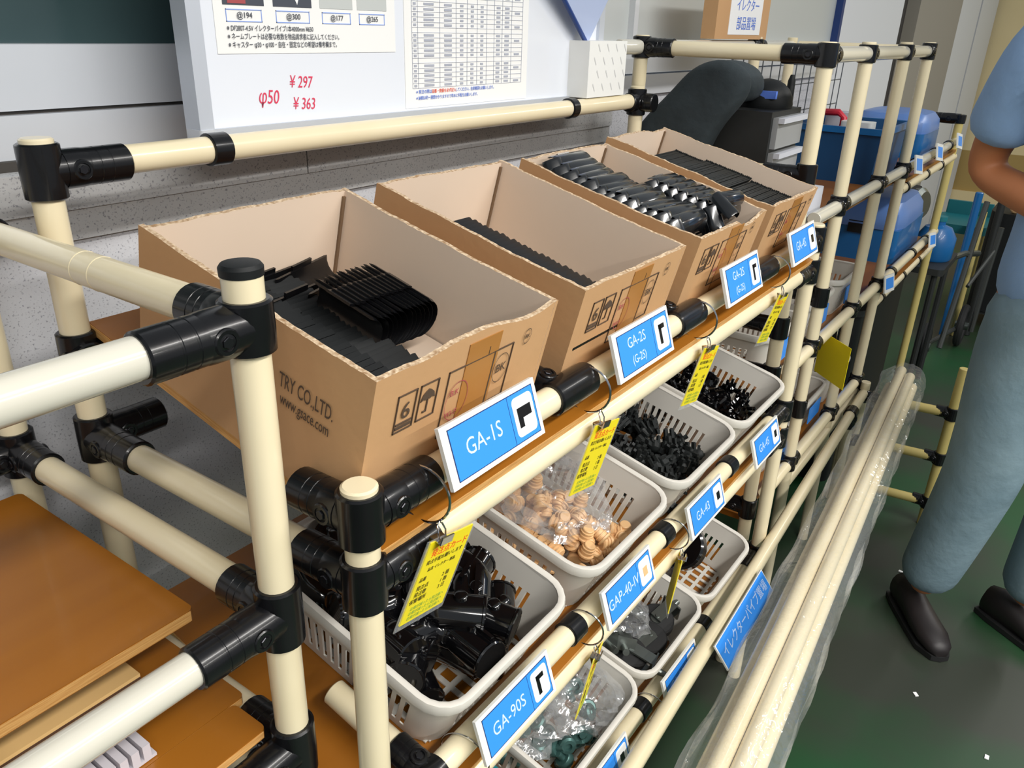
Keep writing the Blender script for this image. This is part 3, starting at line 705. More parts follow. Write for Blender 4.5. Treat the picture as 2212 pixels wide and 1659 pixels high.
# ------------------------------------------------------------------ hanging yellow order cards
def order_card(u, zrail, label, phi, tilt, dy=0, drop=.082, yaw=0):
    """ring round the rail, wire hook, clip, laminated yellow card swinging a little"""
    t = thing('order_card', label, 'card', TR((u, YF, zrail)), 'yellow order cards hanging from the rails')
    MB().torus((0, -.006, -.010), (1, .15, 0), .0262, .0012, 30, 6).build('split_ring', 'chrome', t)
    b = MB(); b.tube([(-.004, -.027, -.046), (-.0045, -.0265, -.038), (-.003, -.024, -.032), (0, -.0235, -.030), (.003, -.024, -.032), (.0045, -.0265, -.038), (.004, -.027, -.046)], .0008, 6); b.build('hook', 'chrome', t)
    Mc = TR((0, -.027+dy, -.039)) @ RZ(yaw) @ RX(tilt) @ RY(phi)
    c = link('card', MB().box(-.018, .052, -.0005, .0005, -.098, -.004).mesh('card', 'film'), t, M=Mc)
    w0, w1, h0, h1 = -.0135, .0485, -.092, -.006
    MB().box(w0, w1, -.0008, .0008, h0, h1).build('yellow_sheet', 'card_yellow', c)
    cx = (w0+w1)/2; y = -.00095
    text('発注点カード', .0088, c, TR((cx+.003, y, -.020)) @ FACE, 'card_red'); text('発注手配お願いします', .0052, c, TR((cx, y, -.0285)) @ FACE, 'card_black')
    text('品名 イレクター 部品', .0042, c, TR((cx, y, -.037)) @ FACE, 'card_black'); text('品番', .005, c, TR((w0+.009, y, -.046)) @ FACE, 'card_black')
    for k, s in enumerate(('発注点', '発注数', '保管場所')): text(s, .0058, c, TR((w0+.013, y, -.055-.0068*k)) @ FACE, 'card_black')
    for k, s in enumerate(('2 箱', '1 箱', '3 日')): text(s, .0058, c, TR((w1-.017, y, -.052-.0068*k)) @ FACE, 'card_black')
    for k in range(3): text('在庫が減ったら発注係へ', .0044, c, TR((cx, y, -.077-.0052*k)) @ FACE, 'card_green')
    b = MB(); b.box(-.008, .008, -.006, .006, -.006, -.005); b.add([(-.008, -.006, -.006), (.008, -.006, -.006), (.008, -.0012, -.0145), (-.008, -.0012, -.0145), (-.008, .006, -.006), (.008, .006, -.006), (.008, .0012, -.0145), (-.008, .0012, -.0145)], [(0, 1, 2, 3), (5, 4, 7, 6)])
    b.box(-.008, .008, -.007, -.0055, -.0065, .001); b.build('binder_clip', 'chrome', c)
    return t
order_card(.424, 1.055, 'yellow order card hanging nearest, above the basket of black elbows', 14, 13, drop=.09)
order_card(.690, 1.055, 'yellow order card hanging second along the top rail, over the tan plugs', 14, 10)
order_card(.980, 1.055, 'yellow order card hanging third along the top rail', 14, 10)
order_card(1.283, 1.055, 'yellow order card hanging fourth, before the far post', 14, 12)
order_card(.728, .705, 'yellow order card hanging above the bagged metal parts', 16, 8, yaw=14)
order_card(.990, .705, 'yellow order card hanging above the casters, seen nearly edge on', 16, 8, yaw=24)
for u, z in ((.482, .705), (.99, .353)):
    o = MB().torus((0, -.006, -.012), (1, .15, 0), .029, .0012, 30, 6).build('split_ring', 'chrome'); o.matrix_basis = TR((u, YF, z)); tag(o, 'bare metal split ring on the middle rail under the basket of black elbows' if z > .5 else 'bare metal split ring on the bottom rail', 'ring')

# ------------------------------------------------------------------ whiteboard and papers
YW = .81
wb = thing('whiteboard', 'whiteboard with aluminium frame leaning on the window sill behind the rack', 'whiteboard', (.99, YW, 1.268))
MB().box(.565, 1.405, YW, YW+.016, 1.283, 1.93).build('board_face', 'whiteboard', wb, W=True)
MB().box(.560, 1.412, YW-.006, YW+.02, 1.266, 1.284).build('frame_bar', 'alu_frame', wb, W=True); MB().box(.560, 1.412, YW-.006, YW+.02, 1.93, 1.948).build('frame_bar', 'alu_frame', wb, W=True)
MB().box(.548, .566, YW-.006, YW+.02, 1.284, 1.93).build('frame_bar', 'alu_frame', wb, W=True); MB().box(1.405, 1.423, YW-.006, YW+.02, 1.284, 1.93).build('frame_bar', 'alu_frame', wb, W=True)
for x in (.547, 1.404): MB().rbox(x, x+.02, YW-.0075, YW+.0215, 1.264, 1.284, .004).build('corner_cap', 'aluminium', wb, W=True)
for s, x, z, sz in (('φ50', .648, 1.313, .022), ('¥ 297', .698, 1.328, .019), ('¥ 363', .701, 1.303, .019)):
    text(s, sz, wb, TR((x-.99, -.0006, z-1.268)) @ FACE @ RZ(-3), 'marker_red', 'handwriting', shear=.15, sx=.8)
# left notice
n1 = thing('notice_sheet', 'white notice with product pictures and three lines of text, left on the whiteboard', 'paper', (.725, YW-.0015, 1.36))
MB().box(.585, .866, YW-.001, YW, 1.361, 1.6).build('sheet', 'paper_cream', n1, W=True)
yb = YW-.0016
for k, (x0, x1) in enumerate(((.597, .652), (.665, .722), (.735, .789), (.797, .85))):
    MB().box(x0, x1, yb, YW-.001, 1.4105, 1.46).build('photo_print', ['print_dark', 'print_dark', 'glass_frost', 'glass_frost'][k], n1, W=True)
    if k < 2:
        b = MB(); b.add([(x0+.01, yb-.0003, 1.46), (x1-.004, yb-.0003, 1.46), (x1-(.006 if k == 0 else .022), yb-.0003, 1.418 if k == 0 else 1.413)], [(0, 1, 2)]); b.build('printed_shape', 'paper', n1, W=True)
    if k == 0: MB().box(x0+.006, x0+.03, yb-.0003, yb, 1.412, 1.419).build('printed_shape', 'ink_red', n1, W=True)
    a, c = x0+.003, x1-.004
    b = MB().box(a, c, yb, YW-.001, 1.3935, 1.3945).box(a, c, yb, YW-.001, 1.4055, 1.4065).box(a, a+.0008, yb, YW-.001, 1.3935, 1.4065).box(c-.0008, c, yb, YW-.001, 1.3935, 1.4065); b.build('price_frame', 'line_blue', n1, W=True)
    text(('@194', '@300', '@177', '@265')[k], .0085, n1, TR(((a+c)/2-.725, -.0006, .0402)) @ FACE, 'print_dark')
for k, s in enumerate(('※ DF2807-4.5V イレクターパイプ1本4000mm ¥650', '※ ネームプレートは必要な枚数を物品請求書に記入してください。', '※ キャスター φ30・φ100・自在・固定などの希望は備考欄まで。')):
    text(s, .0072, n1, TR((.599-.725, -.0006, 1.387-.0085*k-1.36)) @ FACE, 'print_dark', align='LEFT', sx=.78)
# right table sheet
n2 = thing('price_table_sheet', 'white sheet printed with a large ruled table, right on the whiteboard', 'paper', (1.03, YW-.0015, 1.287))
MB().box(.884, 1.181, YW-.001, YW, 1.287, 1.70).build('sheet', 'paper_cream', n2, W=True)
xs = [.899, .911, .958, .995, 1.021, 1.045, 1.069, 1.088, 1.109, 1.134, 1.164]
b = MB()
for x in xs: b.box(x-.0003, x+.0003, yb, YW-.001, 1.313, 1.69)
z = 1.313; rows = []
while z < 1.69: b.box(xs[0], xs[-1], yb, YW-.001, z-.00025, z+.00025); rows.append(z); z += .0066
b.build('ruled_lines', 'print_grey', n2, W=True)['kind'] = 'stuff'
b = MB()
for i, z in enumerate(rows[:24]):
    if i % 6 == 5: continue
    for k in range(10):
        if k in (6,) or (k == 9 and i % 3): continue
        w_ = (xs[k+1]-xs[k])*(.28 if k in (3, 4, 5) else .45); x = (xs[k]+xs[k+1])/2
        b.box(x-w_/2, x+w_/2, yb-.0001, YW-.001, z+.0018, z+.0048)
b.build('printed_figures', 'print_grey', n2, W=True)['kind'] = 'stuff'
text('※ 発注の際は', .0058, n2, TR((.905-1.03, -.0006, .0208)) @ FACE, 'print_blue', align='LEFT'); text('品番・数量を必ず記入', .0058, n2, TR((.939-1.03, -.0006, .0208)) @ FACE, 'card_red', align='LEFT', sx=.95); text('してください。在庫確認もお願いします。', .0058, n2, TR((.993-1.03, -.0006, .0208)) @ FACE, 'print_blue', align='LEFT', sx=.9)
text('※ 納期は約一週間かかりますので早めに手配をお願いします。', .0058, n2, TR((.905-1.03, -.0006, .0125)) @ FACE, 'print_blue', align='LEFT', sx=.9)
# folder pad hanging by its corner
t = thing('file_folder', 'blue-edged clear folder pointing corner down over the whiteboard', 'folder', TR((1.345, .795, 1.372)) @ RX(8))
ring = [(0, 0), (.125, .135), (.0, .27), (-.125, .135)]
ring = [(0, 0), (.10, .16), (-.06, .26), (-.15, .105)]
b = MB(); b.prism(ring, -.003, .003, RX(90)); b.build('cover', 'folder', t)
for a, c in ((0, 3), (3, 2), (0, 1)):
    p, q = ring[a], ring[c]; MB().cyl((p[0], -.001, p[1]), (q[0], -.001, q[1]), .004 if a == 0 and c == 3 else .0018, 8).build('edge_binding', 'folder_edge' if c != 1 else 'folder', t)
# white patterned box on the back rail
t = thing('white_carton', 'small white box with a quilted front beside the whiteboard', 'box', (1.38, .80, 1.283))
MB().box(1.313, 1.45, .768, .845, 1.283, 1.377).build('body', 'white_box', t, W=True)
b = MB()
for i in range(4):
    for j in range(4): x = 1.33+i*.032+(j % 2)*.012; z = 1.293+j*.022; b.add([(x, .7676, z+.012), (x+.002, .7676, z+.014), (x+.010, .7676, z+.001), (x+.008, .7676, z)], [(0, 1, 2, 3)])
b.build('printed_dashes', 'white_mark', t, W=True)['kind'] = 'stuff'

# ------------------------------------------------------------------ far frame and its load
YC = .43; XA, XB, XC, XD = 1.553, 1.838, 2.195, 2.485; XE = 3.36; YCB = .79; ZT = 1.366
rk = thing('tall_pipe_rack', 'tall cream pipe rack beyond the cartons holding the blue bins', 'shelf', (XA, YC, 0))
for x in (XA, XB, XC, XD):
    pipe(rk, (x, YC, 0), (x, YC, ZT+.022), name='post')
    if x != XB: pipe(rk, (x, YCB, 0), (x, YCB, ZT+.022), name='post')
pipe(rk, (XA+.03, YC, ZT), (XD+.01, YC, ZT), 'pipe_white', 'rail'); pipe(rk, (1.46, YCB, ZT), (XD+.01, YCB, ZT), 'pipe_white', 'rail')
for x in (XA, XD): pipe(rk, (x, YC+.02, ZT), (x, YCB-.02, ZT), name='side_rail')
joint(rk, (XA, YC, ZT), [(0, 1.1, 0), (.6, 0, 0)], h=.04, L=.07); joint(rk, (XA, YCB, ZT), [(0, -1, 0), (.6, 0, 0)], h=.04, L=.07)
for x in (XB, XC): joint(rk, (x, YC, ZT), [(.5, 0, 0)], h=.034, L=.06)
joint(rk, (XD, YC, ZT), [(-.5, 0, 0)], h=.04, L=.06); joint(rk, (XC, YCB, ZT), [(.5, 0, 0), (-.5, 0, 0)], h=.034)
pipe(rk, (XE, YC, .08), (XE, YC, 1.15), 'pale_post', 'post'); pipe(rk, (XE, YCB, .08), (XE, YCB, 1.15), 'pale_post', 'post')
joint(rk, (XE, YC, 1.138), [(0, 1, 0)], h=.03, L=.1)
for y in (YC, YCB):
    MB().lathe((XE, y, .025), (0, 0, 1), [(0, .006), (.055, .006)], 10).build('caster_stem', 'steel', rk, W=True); MB().lathe((XE-.011, y, .025), (1, 0, 0), [(0, .022), (.004, .025), (.018, .025), (.022, .022)], 20).build('caster', 'rubber', rk, W=True)
for z, XE_ in ((1.062, XE), (.733, XE), (.425, XD)):
    pipe(rk, (XA+.1, YC-.003, z), (XE_+.02, YC-.003, z), 'pipe_white' if z > 1 else 'pipe', 'rail'); pipe(rk, (XD-.0 if XE_ == XE else XB, YC-.003, z-.055), (XE_+.02, YC-.003, z-.055), name='support_rail'); pipe(rk, (XA, YCB, z-.05), (XE_, YCB, z-.05), name='support_rail')
    bd = MB().box(XA+.02, XE_+.01, YC+.0165, YCB-.015, z-.04, z-.026).build('shelf_board', 'board', rk, W=True)
    if XE_ == XE: MB().box(XD+.03, XE_+.01, YC-.012, YC+.0165, z-.036, z-.026).build('board_lip', 'board', rk, W=True)
    for x in (XB, XC, XD): joint(rk, (x, YC, z), [(.55, 0, 0), (-.4, 0, 0)], h=.042)
    for x in ((2.65, 2.95, 3.2) if XE_ == XE else ()): sleeve(rk, (x, YC-.003, z)); sleeve(rk, (x-.1, YC-.003, z-.055), h=.02)
for z in (1.158, .862, .757, .437):
    pipe(rk, (XA, YC+.02, z), (XA, YCB-.02, z), name='side_rail'); joint(rk, (XA, YC, z), [(0, 1, 0)], h=.046)
for z in (.855, .575): joint(rk, (XB, YC, z), [(0, .9, 0)], h=.046)
def far_plate(u, z, s, label): return plate(u, z, [s], 'S', label, w=.13, h=.05, y=.408, tilt=-12)
def blank_plate(u, z, label, w=.1, h=.05, y=.405):
    t = thing('name_plate', label, 'sign', TR((u, y, z)) @ RX(-12) @ RY(8), 'small name plates on the far rack')
    MB().box(-w/2, w/2, -.002, .002, -h, 0).build('backing', 'label_white', t); MB().box(-w/2+.012, w/2-.012, -.0025, -.002, -h+.009, -.009).build('blue_panel', 'label_blue', t)
blank_plate(2.54, 1.098, 'small white and blue plate, first on the far top rail'); blank_plate(2.86, 1.10, 'small white and blue plate, second on the far top rail'); blank_plate(3.24, 1.10, 'small white and blue plate, last on the far top rail')
blank_plate(2.50, .764, 'small blue plate on the far middle rail by the post', w=.12); blank_plate(3.17, .768, 'small blue plate at the end of the far middle rail', w=.12)
t = thing('order_card', 'yellow order card hanging low in the gap between the far posts', 'card', TR((1.95, .40, .725)) @ RZ(48)); MB().box(-.062, .062, -.0005, .0005, -.108, 0).build('yellow_sheet', 'card_yellow', t)
text('30', .022, t, TR((-.01, -.0007, -.05)) @ FACE, 'card_black')
text('1', .022, t, TR((.026, -.0007, -.05)) @ FACE, 'card_black'); text('1', .022, t, TR((.044, -.0007, -.05)) @ FACE, 'card_black'); MB().tube([(0, 0, 0), (0, .0, .03)], .001, 6).build('hook', 'chrome', t)
# drawer cabinet
ZS = 1.062-.026
t = thing('drawer_cabinet', 'black small-parts cabinet with grey drawers under the dark cloth bag', 'cabinet', (1.75, .65, ZS))
MB().box(1.66, 1.845, .545, .775, ZS, 1.255).build('body', 'cabinet_black', t, W=True)
for k in range(3):
    z0 = ZS+.012+k*.068; d = MB().box(1.672, 1.835, .534, .545, z0, z0+.060).build('drawer', 'drawer_grey', t, W=True)
    h_ = MB().box(1.672, 1.835, .522, .534, z0+.050, z0+.060).build('pull_lip', 'grey_box', d, W=True); h_.matrix_parent_inverse = Matrix()
# cloth bag
def softbag():
    prof = [(.815, 1.045), (.84, 1.10), (.838, 1.19), (.79, 1.245), (.745, 1.29), (.712, 1.333), (.66, 1.352), (.61, 1.343), (.583, 1.315), (.592, 1.275), (.63, 1.235), (.665, 1.16), (.675, 1.06), (.74, 1.04)]
    cy, cz = .71, 1.2; b = MB(); rs = []
    for x, s in ((1.60, .55), (1.603, .8), (1.61, .93), (1.628, 1.0), (1.642, 1.0), (1.65, .95), (1.655, .8)): rs.append([(x, cy+(y-cy)*s, cz+(z-cz)*s) for y, z in prof])
    b.rings(rs); return b
b = softbag()
b2 = [(.70, 1.262), (.712, 1.333), (.66, 1.352), (.61, 1.343), (.583, 1.315), (.59, 1.262)]
cy, cz = .65, 1.29
b.rings([[(x, cy+(y-cy)*s, 1.262+(z-1.262)*s) for y, z in b2] for x, s in ((1.63, .98), (1.70, 1.0), (1.74, .9), (1.76, .6))])
o = b.build('cloth_bag', 'bag_cloth', sharp=80); tag(o, 'dark grey cloth bag slumped over the black drawer cabinet', 'bag')
m_ = o.modifiers.new('soft', 'SUBSURF'); m_.levels = 1; m_.render_levels = 2
o = MB().sphere((1.775, .60, 1.262), .055, .055, .05).build('cap', 'black_matte'); tag(o, 'round dark cap on top of the drawer cabinet', 'cap')
MB().box(1.725, 1.735, .565, .60, 1.275, 1.29).build('badge', 'print_blue', o, W=True)
t = thing('screwdriver', 'dark tool handle standing up behind the cabinet top', 'tool', (1.83, .56, 1.255)); MB().lathe((1.83, .57, 1.257), (0, 0, 1), [(0, .008), (.01, .009), (.05, .008), (.062, .004)], 12).build('handle', 'black_matte', t, W=True); MB().cyl((1.815, .565, 1.257), (1.815, .565, 1.272), .006, 10).build('collar', 'chrome', t, W=True)
# sign carton on top of the far frame
t = thing('sign_carton', 'cardboard box with white paper sign standing on the tall rack', 'box', (2.05, .84, ZT+.016))
MB().box(1.885, 2.225, .778, .812, ZT+.016, 1.52).build('body', 'carton', t, W=True); MB().box(1.96, 2.17, .777, .778, 1.392, 1.490).build('paper_sign', 'paper', t, W=True)
text('イレクター', .030, t, TR((2.07-2.05, .7765-.84, 1.455-ZT-.016)) @ FACE, 'print_blue'); text('部品置場', .032, t, TR((2.07-2.05, .7765-.84, 1.415-ZT-.016)) @ FACE, 'print_blue')
# small grey box, blue bin with bits, blue tool cases
o = MB().rbox(1.70, 1.80, .455, .53, ZS, 1.105, .008).build('grey_box', 'grey_box'); tag(o, 'small pale grey box on the far shelf beside the post', 'box')
def bin_open(name, x0, x1, y0, y1, z0, z1, label, m, m2=None):
    t = thing(name, label, 'bin', ((x0+x1)/2, (y0+y1)/2, z0)); b = MB(); th = .004; tp = .012
    o_ = [[(x0+tp, y0+tp, z0), (x1-tp, y0+tp, z0), (x1-tp, y1-tp, z0), (x0+tp, y1-tp, z0)], [(x0, y0, z1), (x1, y0, z1), (x1, y1, z1), (x0, y1, z1)], [(x0+th, y0+th, z1), (x1-th, y0+th, z1), (x1-th, y1-th, z1), (x0+th, y1-th, z1)], [(x0+tp+th, y0+tp+th, z0+th), (x1-tp-th, y0+tp+th, z0+th), (x1-tp-th, y1-tp-th, z0+th), (x0+tp+th, y1-tp-th, z0+th)]]
    b.rings(o_); b.build('body', m, t, W=True)
    r = MB(); 
    for q in ((x0-.008, x1+.008, y0-.008, y0+.002), (x0-.008, x1+.008, y1-.002, y1+.008), (x0-.008, x0+.002, y0, y1), (x1-.002, x1+.008, y0, y1)): r.box(*q, z1-.014, z1+.002)
    r.build('rim', m2 or m, t, W=True); return t
bin_open('storage_bin', 2.30, 2.62, .462, .70, ZS, 1.178, 'open blue storage bin on the far shelf', 'bin_blue_dark', 'bin_blue')
t = thing('red_tool', 'red tool with a bent handle sticking out of the blue bin', 'tool', (2.4, .6, ZS+.005)); MB().tube([(2.38, .66, 1.05), (2.38, .66, 1.19), (2.38, .65, 1.205), (2.38, .60, 1.207), (2.38, .585, 1.195), (2.38, .585, 1.05)], .009, 10).build('handle', 'red', t, W=True)
for k, (x, y, z, m, lab) in enumerate(((2.36, .54, 1.19, 'white_plastic', 'white packet standing in the blue bin'), (2.5, .62, 1.20, 'grey_box', 'pale packet at the back of the blue bin'))):
    o = MB().rbox(x-.03, x+.03, y-.04, y+.04, ZS+.005, z, .01).build('packet', m); tag(o, lab, 'packet')
def toolcase(x0, x1, y0, y1, z0, h, label, m='lid_blue', name='tool_case'):
    t = thing(name, label, 'tool case', ((x0+x1)/2, (y0+y1)/2, z0)); MB().rbox(x0, x1, y0, y1, z0, z0+h*.55, .02).build('base', 'bin_blue', t, W=True)
    b = MB(); rs = []
    for s, zz in ((1.02, .55), (1.03, .62), (1.0, .8), (.86, .95), (.6, 1.0)):
        cx, cy = (x0+x1)/2, (y0+y1)/2; q = []
        for k in range(24): a = 2*math.pi*k/24; q.append((cx+(x1-x0)/2*s*max(-1, min(1, 1.25*math.cos(a))), cy+(y1-y0)/2*s*max(-1, min(1, 1.25*math.sin(a))), z0+h*zz))
        rs.append(q)
    b.rings(rs); b.build('lid', m, t, W=True); MB().box(x0-.006, x0, (y0+y1)/2-.03, (y0+y1)/2+.03, z0+h*.45, z0+h*.65).build('latch', 'black_matte', t, W=True)
toolcase(2.95, 3.24, .47, .70, ZS, .14, 'blue lidded tool case at the end of the far top shelf')
toolcase(2.85, 3.28, .462, .72, .733-.026, .20, 'blue lidded tool case on the far middle shelf')
BF = basket_meshes(.22, .28, .10)
for u, z, lab in ((1.72, .707, 'grey basket on the far middle shelf beside the first post'), (1.99, .707, 'grey basket on the far middle shelf between two posts'), (2.26, .707, 'grey basket on the far middle shelf before the blue tool case'), (1.86, .399, 'grey basket on the far bottom shelf by the first posts'), (2.12, .399, 'grey basket on the far bottom shelf in the middle'), (2.38, .399, 'grey basket at the end of the far bottom shelf')):
    t = thing('plastic_basket', lab, 'basket', TR((u, .60, z+.001)), 'slotted grey-white plastic baskets'); link('body', BF[0], t); link('rim', BF[1], t)
    MB().box(-.05, .05, -.147, -.1445, .03, .075).build('blue_tag', 'label_blue', t)
# wire mesh panel
t = thing('wire_mesh_panel', 'thin wire grid panel fixed at the back of the tall rack', 'panel', (2.6, .80, 1.1)); b = MB()
for k in range(15): x = 2.1+k*.075; b.cyl((x, .81, 1.09), (x, .81, 1.345), .0018, 6)
b.build('vertical_wires', 'wire', t, W=True); b = MB()
for k in range(4): z = 1.095+k*.08; b.cyl((2.1, .813, z), (3.15, .813, z), .0018, 6)
b.build('horizontal_wires', 'wire', t, W=True)

# ------------------------------------------------------------------ long pipe rack with the pipe bundle
ang = math.degrees(math.atan2(.063, .998))
rp = thing('pipe_stock_rack', 'low cream pipe rack in front of the shelves holding the long pipes', 'rack', (2.52, .2, 0))
lp0 = Vector((.55, .318, .395)); lp1 = Vector((2.49, .398, .395))
def onl(x): return lp0.lerp(lp1, (x-lp0.x)/(lp1.x-lp0.x))
pipe(rp, lp0, lp1, name='rail')
for x in (.62, 2.48):
    p = onl(x); y1 = p.y; y0 = y1-.245
    pipe(rp, (x, y1, 0), (x, y1, .43), name='post'); pipe(rp, (x+.03, y0, 0), (x+.03, y0, .53), 'pale_post', 'post')
    for z in (.385, .235, .08):
        pipe(rp, (x, y1, z), (x+.03, y0, z), 'pale_post', 'cross_bar'); joint(rp, (x+.03, y0, z), [(0, .9, 0)], h=.04, L=.05); joint(rp, (x, y1, z), [(0, -.9, 0)], h=.04, L=.05)
joint(rp, onl(2.30), [(0, 0, -.8)], axis=(1, .04, 0), h=.04, L=.06); pipe(rp, onl(2.30), onl(2.30)-Vector((0, 0, .395)), name='post')
# sign on the long rail
p = onl(1.245); t = thing('stock_sign', 'long blue sign reading pipe storage on the low front rail', 'sign', TR((p.x, p.y-.017, p.z+.022)) @ RZ(2.4) @ RX(-38))
MB().box(-.133, .133, -.0015, .0015, -.05, 0).build('backing', 'label_white', t); MB().box(-.13, .13, -.0022, -.0015, -.048, -.002).build('blue_panel', 'label_blue', t)
text('イレクターパイプ置場', .0235, t, TR((0, -.0024, -.025)) @ FACE, 'label_text', sx=1.02)
d = Vector((.998, .063, 0)).normalized(); nrm = Vector((-d.y, d.x, 0))
# stock pipes: (offset across, height)
base = Vector((.60, .183, .4285))
offs = [(-.0295, 0), (0, 0), (.0295, 0), (-.0148, .0256), (.0148, .0256)]
for k, (q, z) in enumerate(offs):
    p0 = base+nrm*q+Vector((random.uniform(-.02, .02), 0, z)); p1 = p0+d*(1.94+.04*math.sin(k*2.1))
    b = MB(); b.cyl(p0, p1, .0145, 20, .001)
    o = b.build('stock_pipe', 'pipe'); tag(o, 'long cream pipe lying in the plastic-wrapped bundle on the low rack', 'pipe', 'stock pipes in the bundle')
# clear sleeve round the bundle
b = MB(); rs = []; rnd = random.Random(5)
for k in range(60):
    s = .02+k/59*2.0; c = base+d*s+Vector((0, 0, .012)); q = []
    e = 1.0 if k < 56 else 1-(k-56)*.12
    for i in range(28):
        a = 2*math.pi*i/28; rx = (.060+.004*math.sin(i*3.1+k*.35)+.003*math.sin(k*.9+i))*e; rz = (.044+.004*math.sin(i*2.3-k*.5)+rnd.uniform(-.0015, .0015))*e
        sx = max(-1, min(1, 1.12*math.cos(a))); q.append(c+nrm*(rx*sx-.002)+Vector((0, 0, rz*math.sin(a)+.002)))
    rs.append(q)
b.rings(rs, cap=False); o = b.build('plastic_sleeve', 'film_pipe', sharp=60); tag(o, 'long clear plastic sleeve wrapped round the pipe bundle', 'plastic wrap')

# ------------------------------------------------------------------ things at the far end
t = thing('hand_cart', 'grey hand cart with spoked wheels standing beyond the rack', 'cart', (4.1, .40, 0))
for k, (x, y, r) in enumerate(((3.90, .425, .11), (4.36, .33, .105))):
    wh = MB().torus((x, y, r), (0, 1, 0), r-.018, .018, 28, 10).build('tyre', 'rubber', t, W=True)
    b = MB(); b.torus((x, y, r), (0, 1, 0), r-.04, .008, 24, 8)
    for q in range(5): a = 2*math.pi*q/5; b.cyl((x, y, r), (x+(r-.04)*math.cos(a), y, r+(r-.04)*math.sin(a)), .008, 8)
    b.lathe((x, y-.03, r), (0, 1, 0), [(0, .02), (.06, .02)], 14); b.build('wheel_rim', 'metal_grey', t, W=True)
MB().tube([(3.92, .36, .11), (4.06, .355, .4), (4.12, .35, .62), (4.16, .345, .74)], .012, 10).build('frame_bar', 'dark_metal', t, W=True); MB().tube([(4.30, .28, .1), (4.34, .28, .4), (4.36, .275, .60)], .012, 10).build('frame_bar', 'dark_metal', t, W=True)
MB().tube([(3.86, .42, .52), (4.06, .37, .52), (4.2, .33, .50)], .014, 10).build('cross_bar', 'metal_grey', t, W=True); MB().tube([(4.12, .33, .36), (4.36, .275, .5)], .009, 8).build('handle_stay', 'dark_metal', t, W=True)
MB().cyl((3.90, .425, .11), (4.36, .33, .105), .01, 8).build('axle', 'dark_metal', t, W=True)
# covered trolley, and a dark block added to darken the space under the shelf
o = MB().rbox(4.62, 5.4, -.30, .36, .12, .62, .08, 5).build('covered_trolley', 'black_matte'); tag(o, 'black covered trolley in the dark corner behind the person', 'trolley')
for k in range(2): MB().lathe((4.7, .14-.28*k, .06), (0, 1, 0), [(0, .055), (.03, .055)], 18).build('wheel', 'rubber', o, W=True)
MB().box(4.64, 5.38, -.28, .34, .1, .12).build('deck', 'cabinet_black', o, W=True)
for k in range(2):
    q = MB().sphere((4.66, .26-.1*k, .642), .022, .022, .022).build('yellow_ball', 'tan_part'); tag(q, ['tan ball nearer the shelf on the black covered trolley', 'tan ball nearer the person on the black covered trolley'][k], 'ball')
o = MB().rbox(2.56, 3.28, .47, .86, .0, .60, .04).build('dark_fill_block', 'black_matte'); tag(o, 'dark block added to fill the dark area under the far shelf', 'crate')  # block added only to make the area under the shelf dark
MB().rbox(2.55, 3.29, .46, .87, .60, .62, .04).build('lid', 'cabinet_black', o, W=True)  # top of the added dark block
t = thing('low_table', 'small black table just past the far shelf', 'table', (3.62, .6, 0)); MB().rbox(3.44, 3.80, .37, .86, .55, .575, .02).build('top', 'cabinet_black', t, W=True)
for x, y in ((3.47, .40), (3.77, .40), (3.47, .83), (3.77, .83)): MB().cyl((x, y, 0), (x, y, .55), .012, 10).build('leg', 'cabinet_black', t, W=True)
t = thing('chair', 'teal seat chair at the far end of the room', 'chair', (5.65, .57, 0)); MB().rbox(5.45, 5.85, .42, .72, .33, .38, .05).build('seat', 'teal', t, W=True); MB().rbox(5.83, 5.86, .44, .70, .38, .46, .01).build('backrest', 'teal', t, W=True)
for x, y in ((5.48, .45), (5.48, .69), (5.82, .45), (5.82, .69)): MB().cyl((x, y, 0), (x, y, .34), .012, 10).build('leg', 'pale_post', t, W=True)
t = thing('canister', 'blue plastic canister standing on the small black table past the far shelf', 'canister', (3.6, .45, .575)); MB().lathe((3.62, .445, .5755), (0, 0, 1), [(0, .065), (.01, .072), (.09, .074), (.13, .05), (.14, .022), (.155, .022)], 24).build('body', 'bin_blue', t, W=True); MB().lathe((3.62, .445, .73), (0, 0, 1), [(0, .025), (.018, .025)], 16).build('lid', 'teal', t, W=True)
t = thing('machine_head', 'dark machine head with a pale tube on the small black table past the shelf', 'machine', (3.65, .63, .575)); MB().rbox(3.56, 3.74, .55, .72, .5755, .84, .05).build('body', 'black_matte', t, W=True); MB().cyl((3.62, .62, .82), (3.57, .66, .93), .026, 14).build('tube', 'grey_box', t, W=True); MB().lathe((3.64, .56, .78), (-.3, -1, .1), [(0, .06), (.03, .065), (.045, .05)], 20).build('cover', 'metal_grey', t, W=True)
for k, (x, y, m, h) in enumerate(((4.47, .412, 'bin_blue', .73), (4.50, .372, 'pale_post', .64), (4.56, .315, 'cabinet_black', .70))):
    o = MB().cyl((x, y, 0), (x, y, h), .018 if k != 1 else .012, 12, .004).build('pole', m); tag(o, ['upright blue pole standing by the far trolley', 'upright pale yellow pole standing by the far trolley', 'upright dark pole beside the black trolley'][k], 'pole')

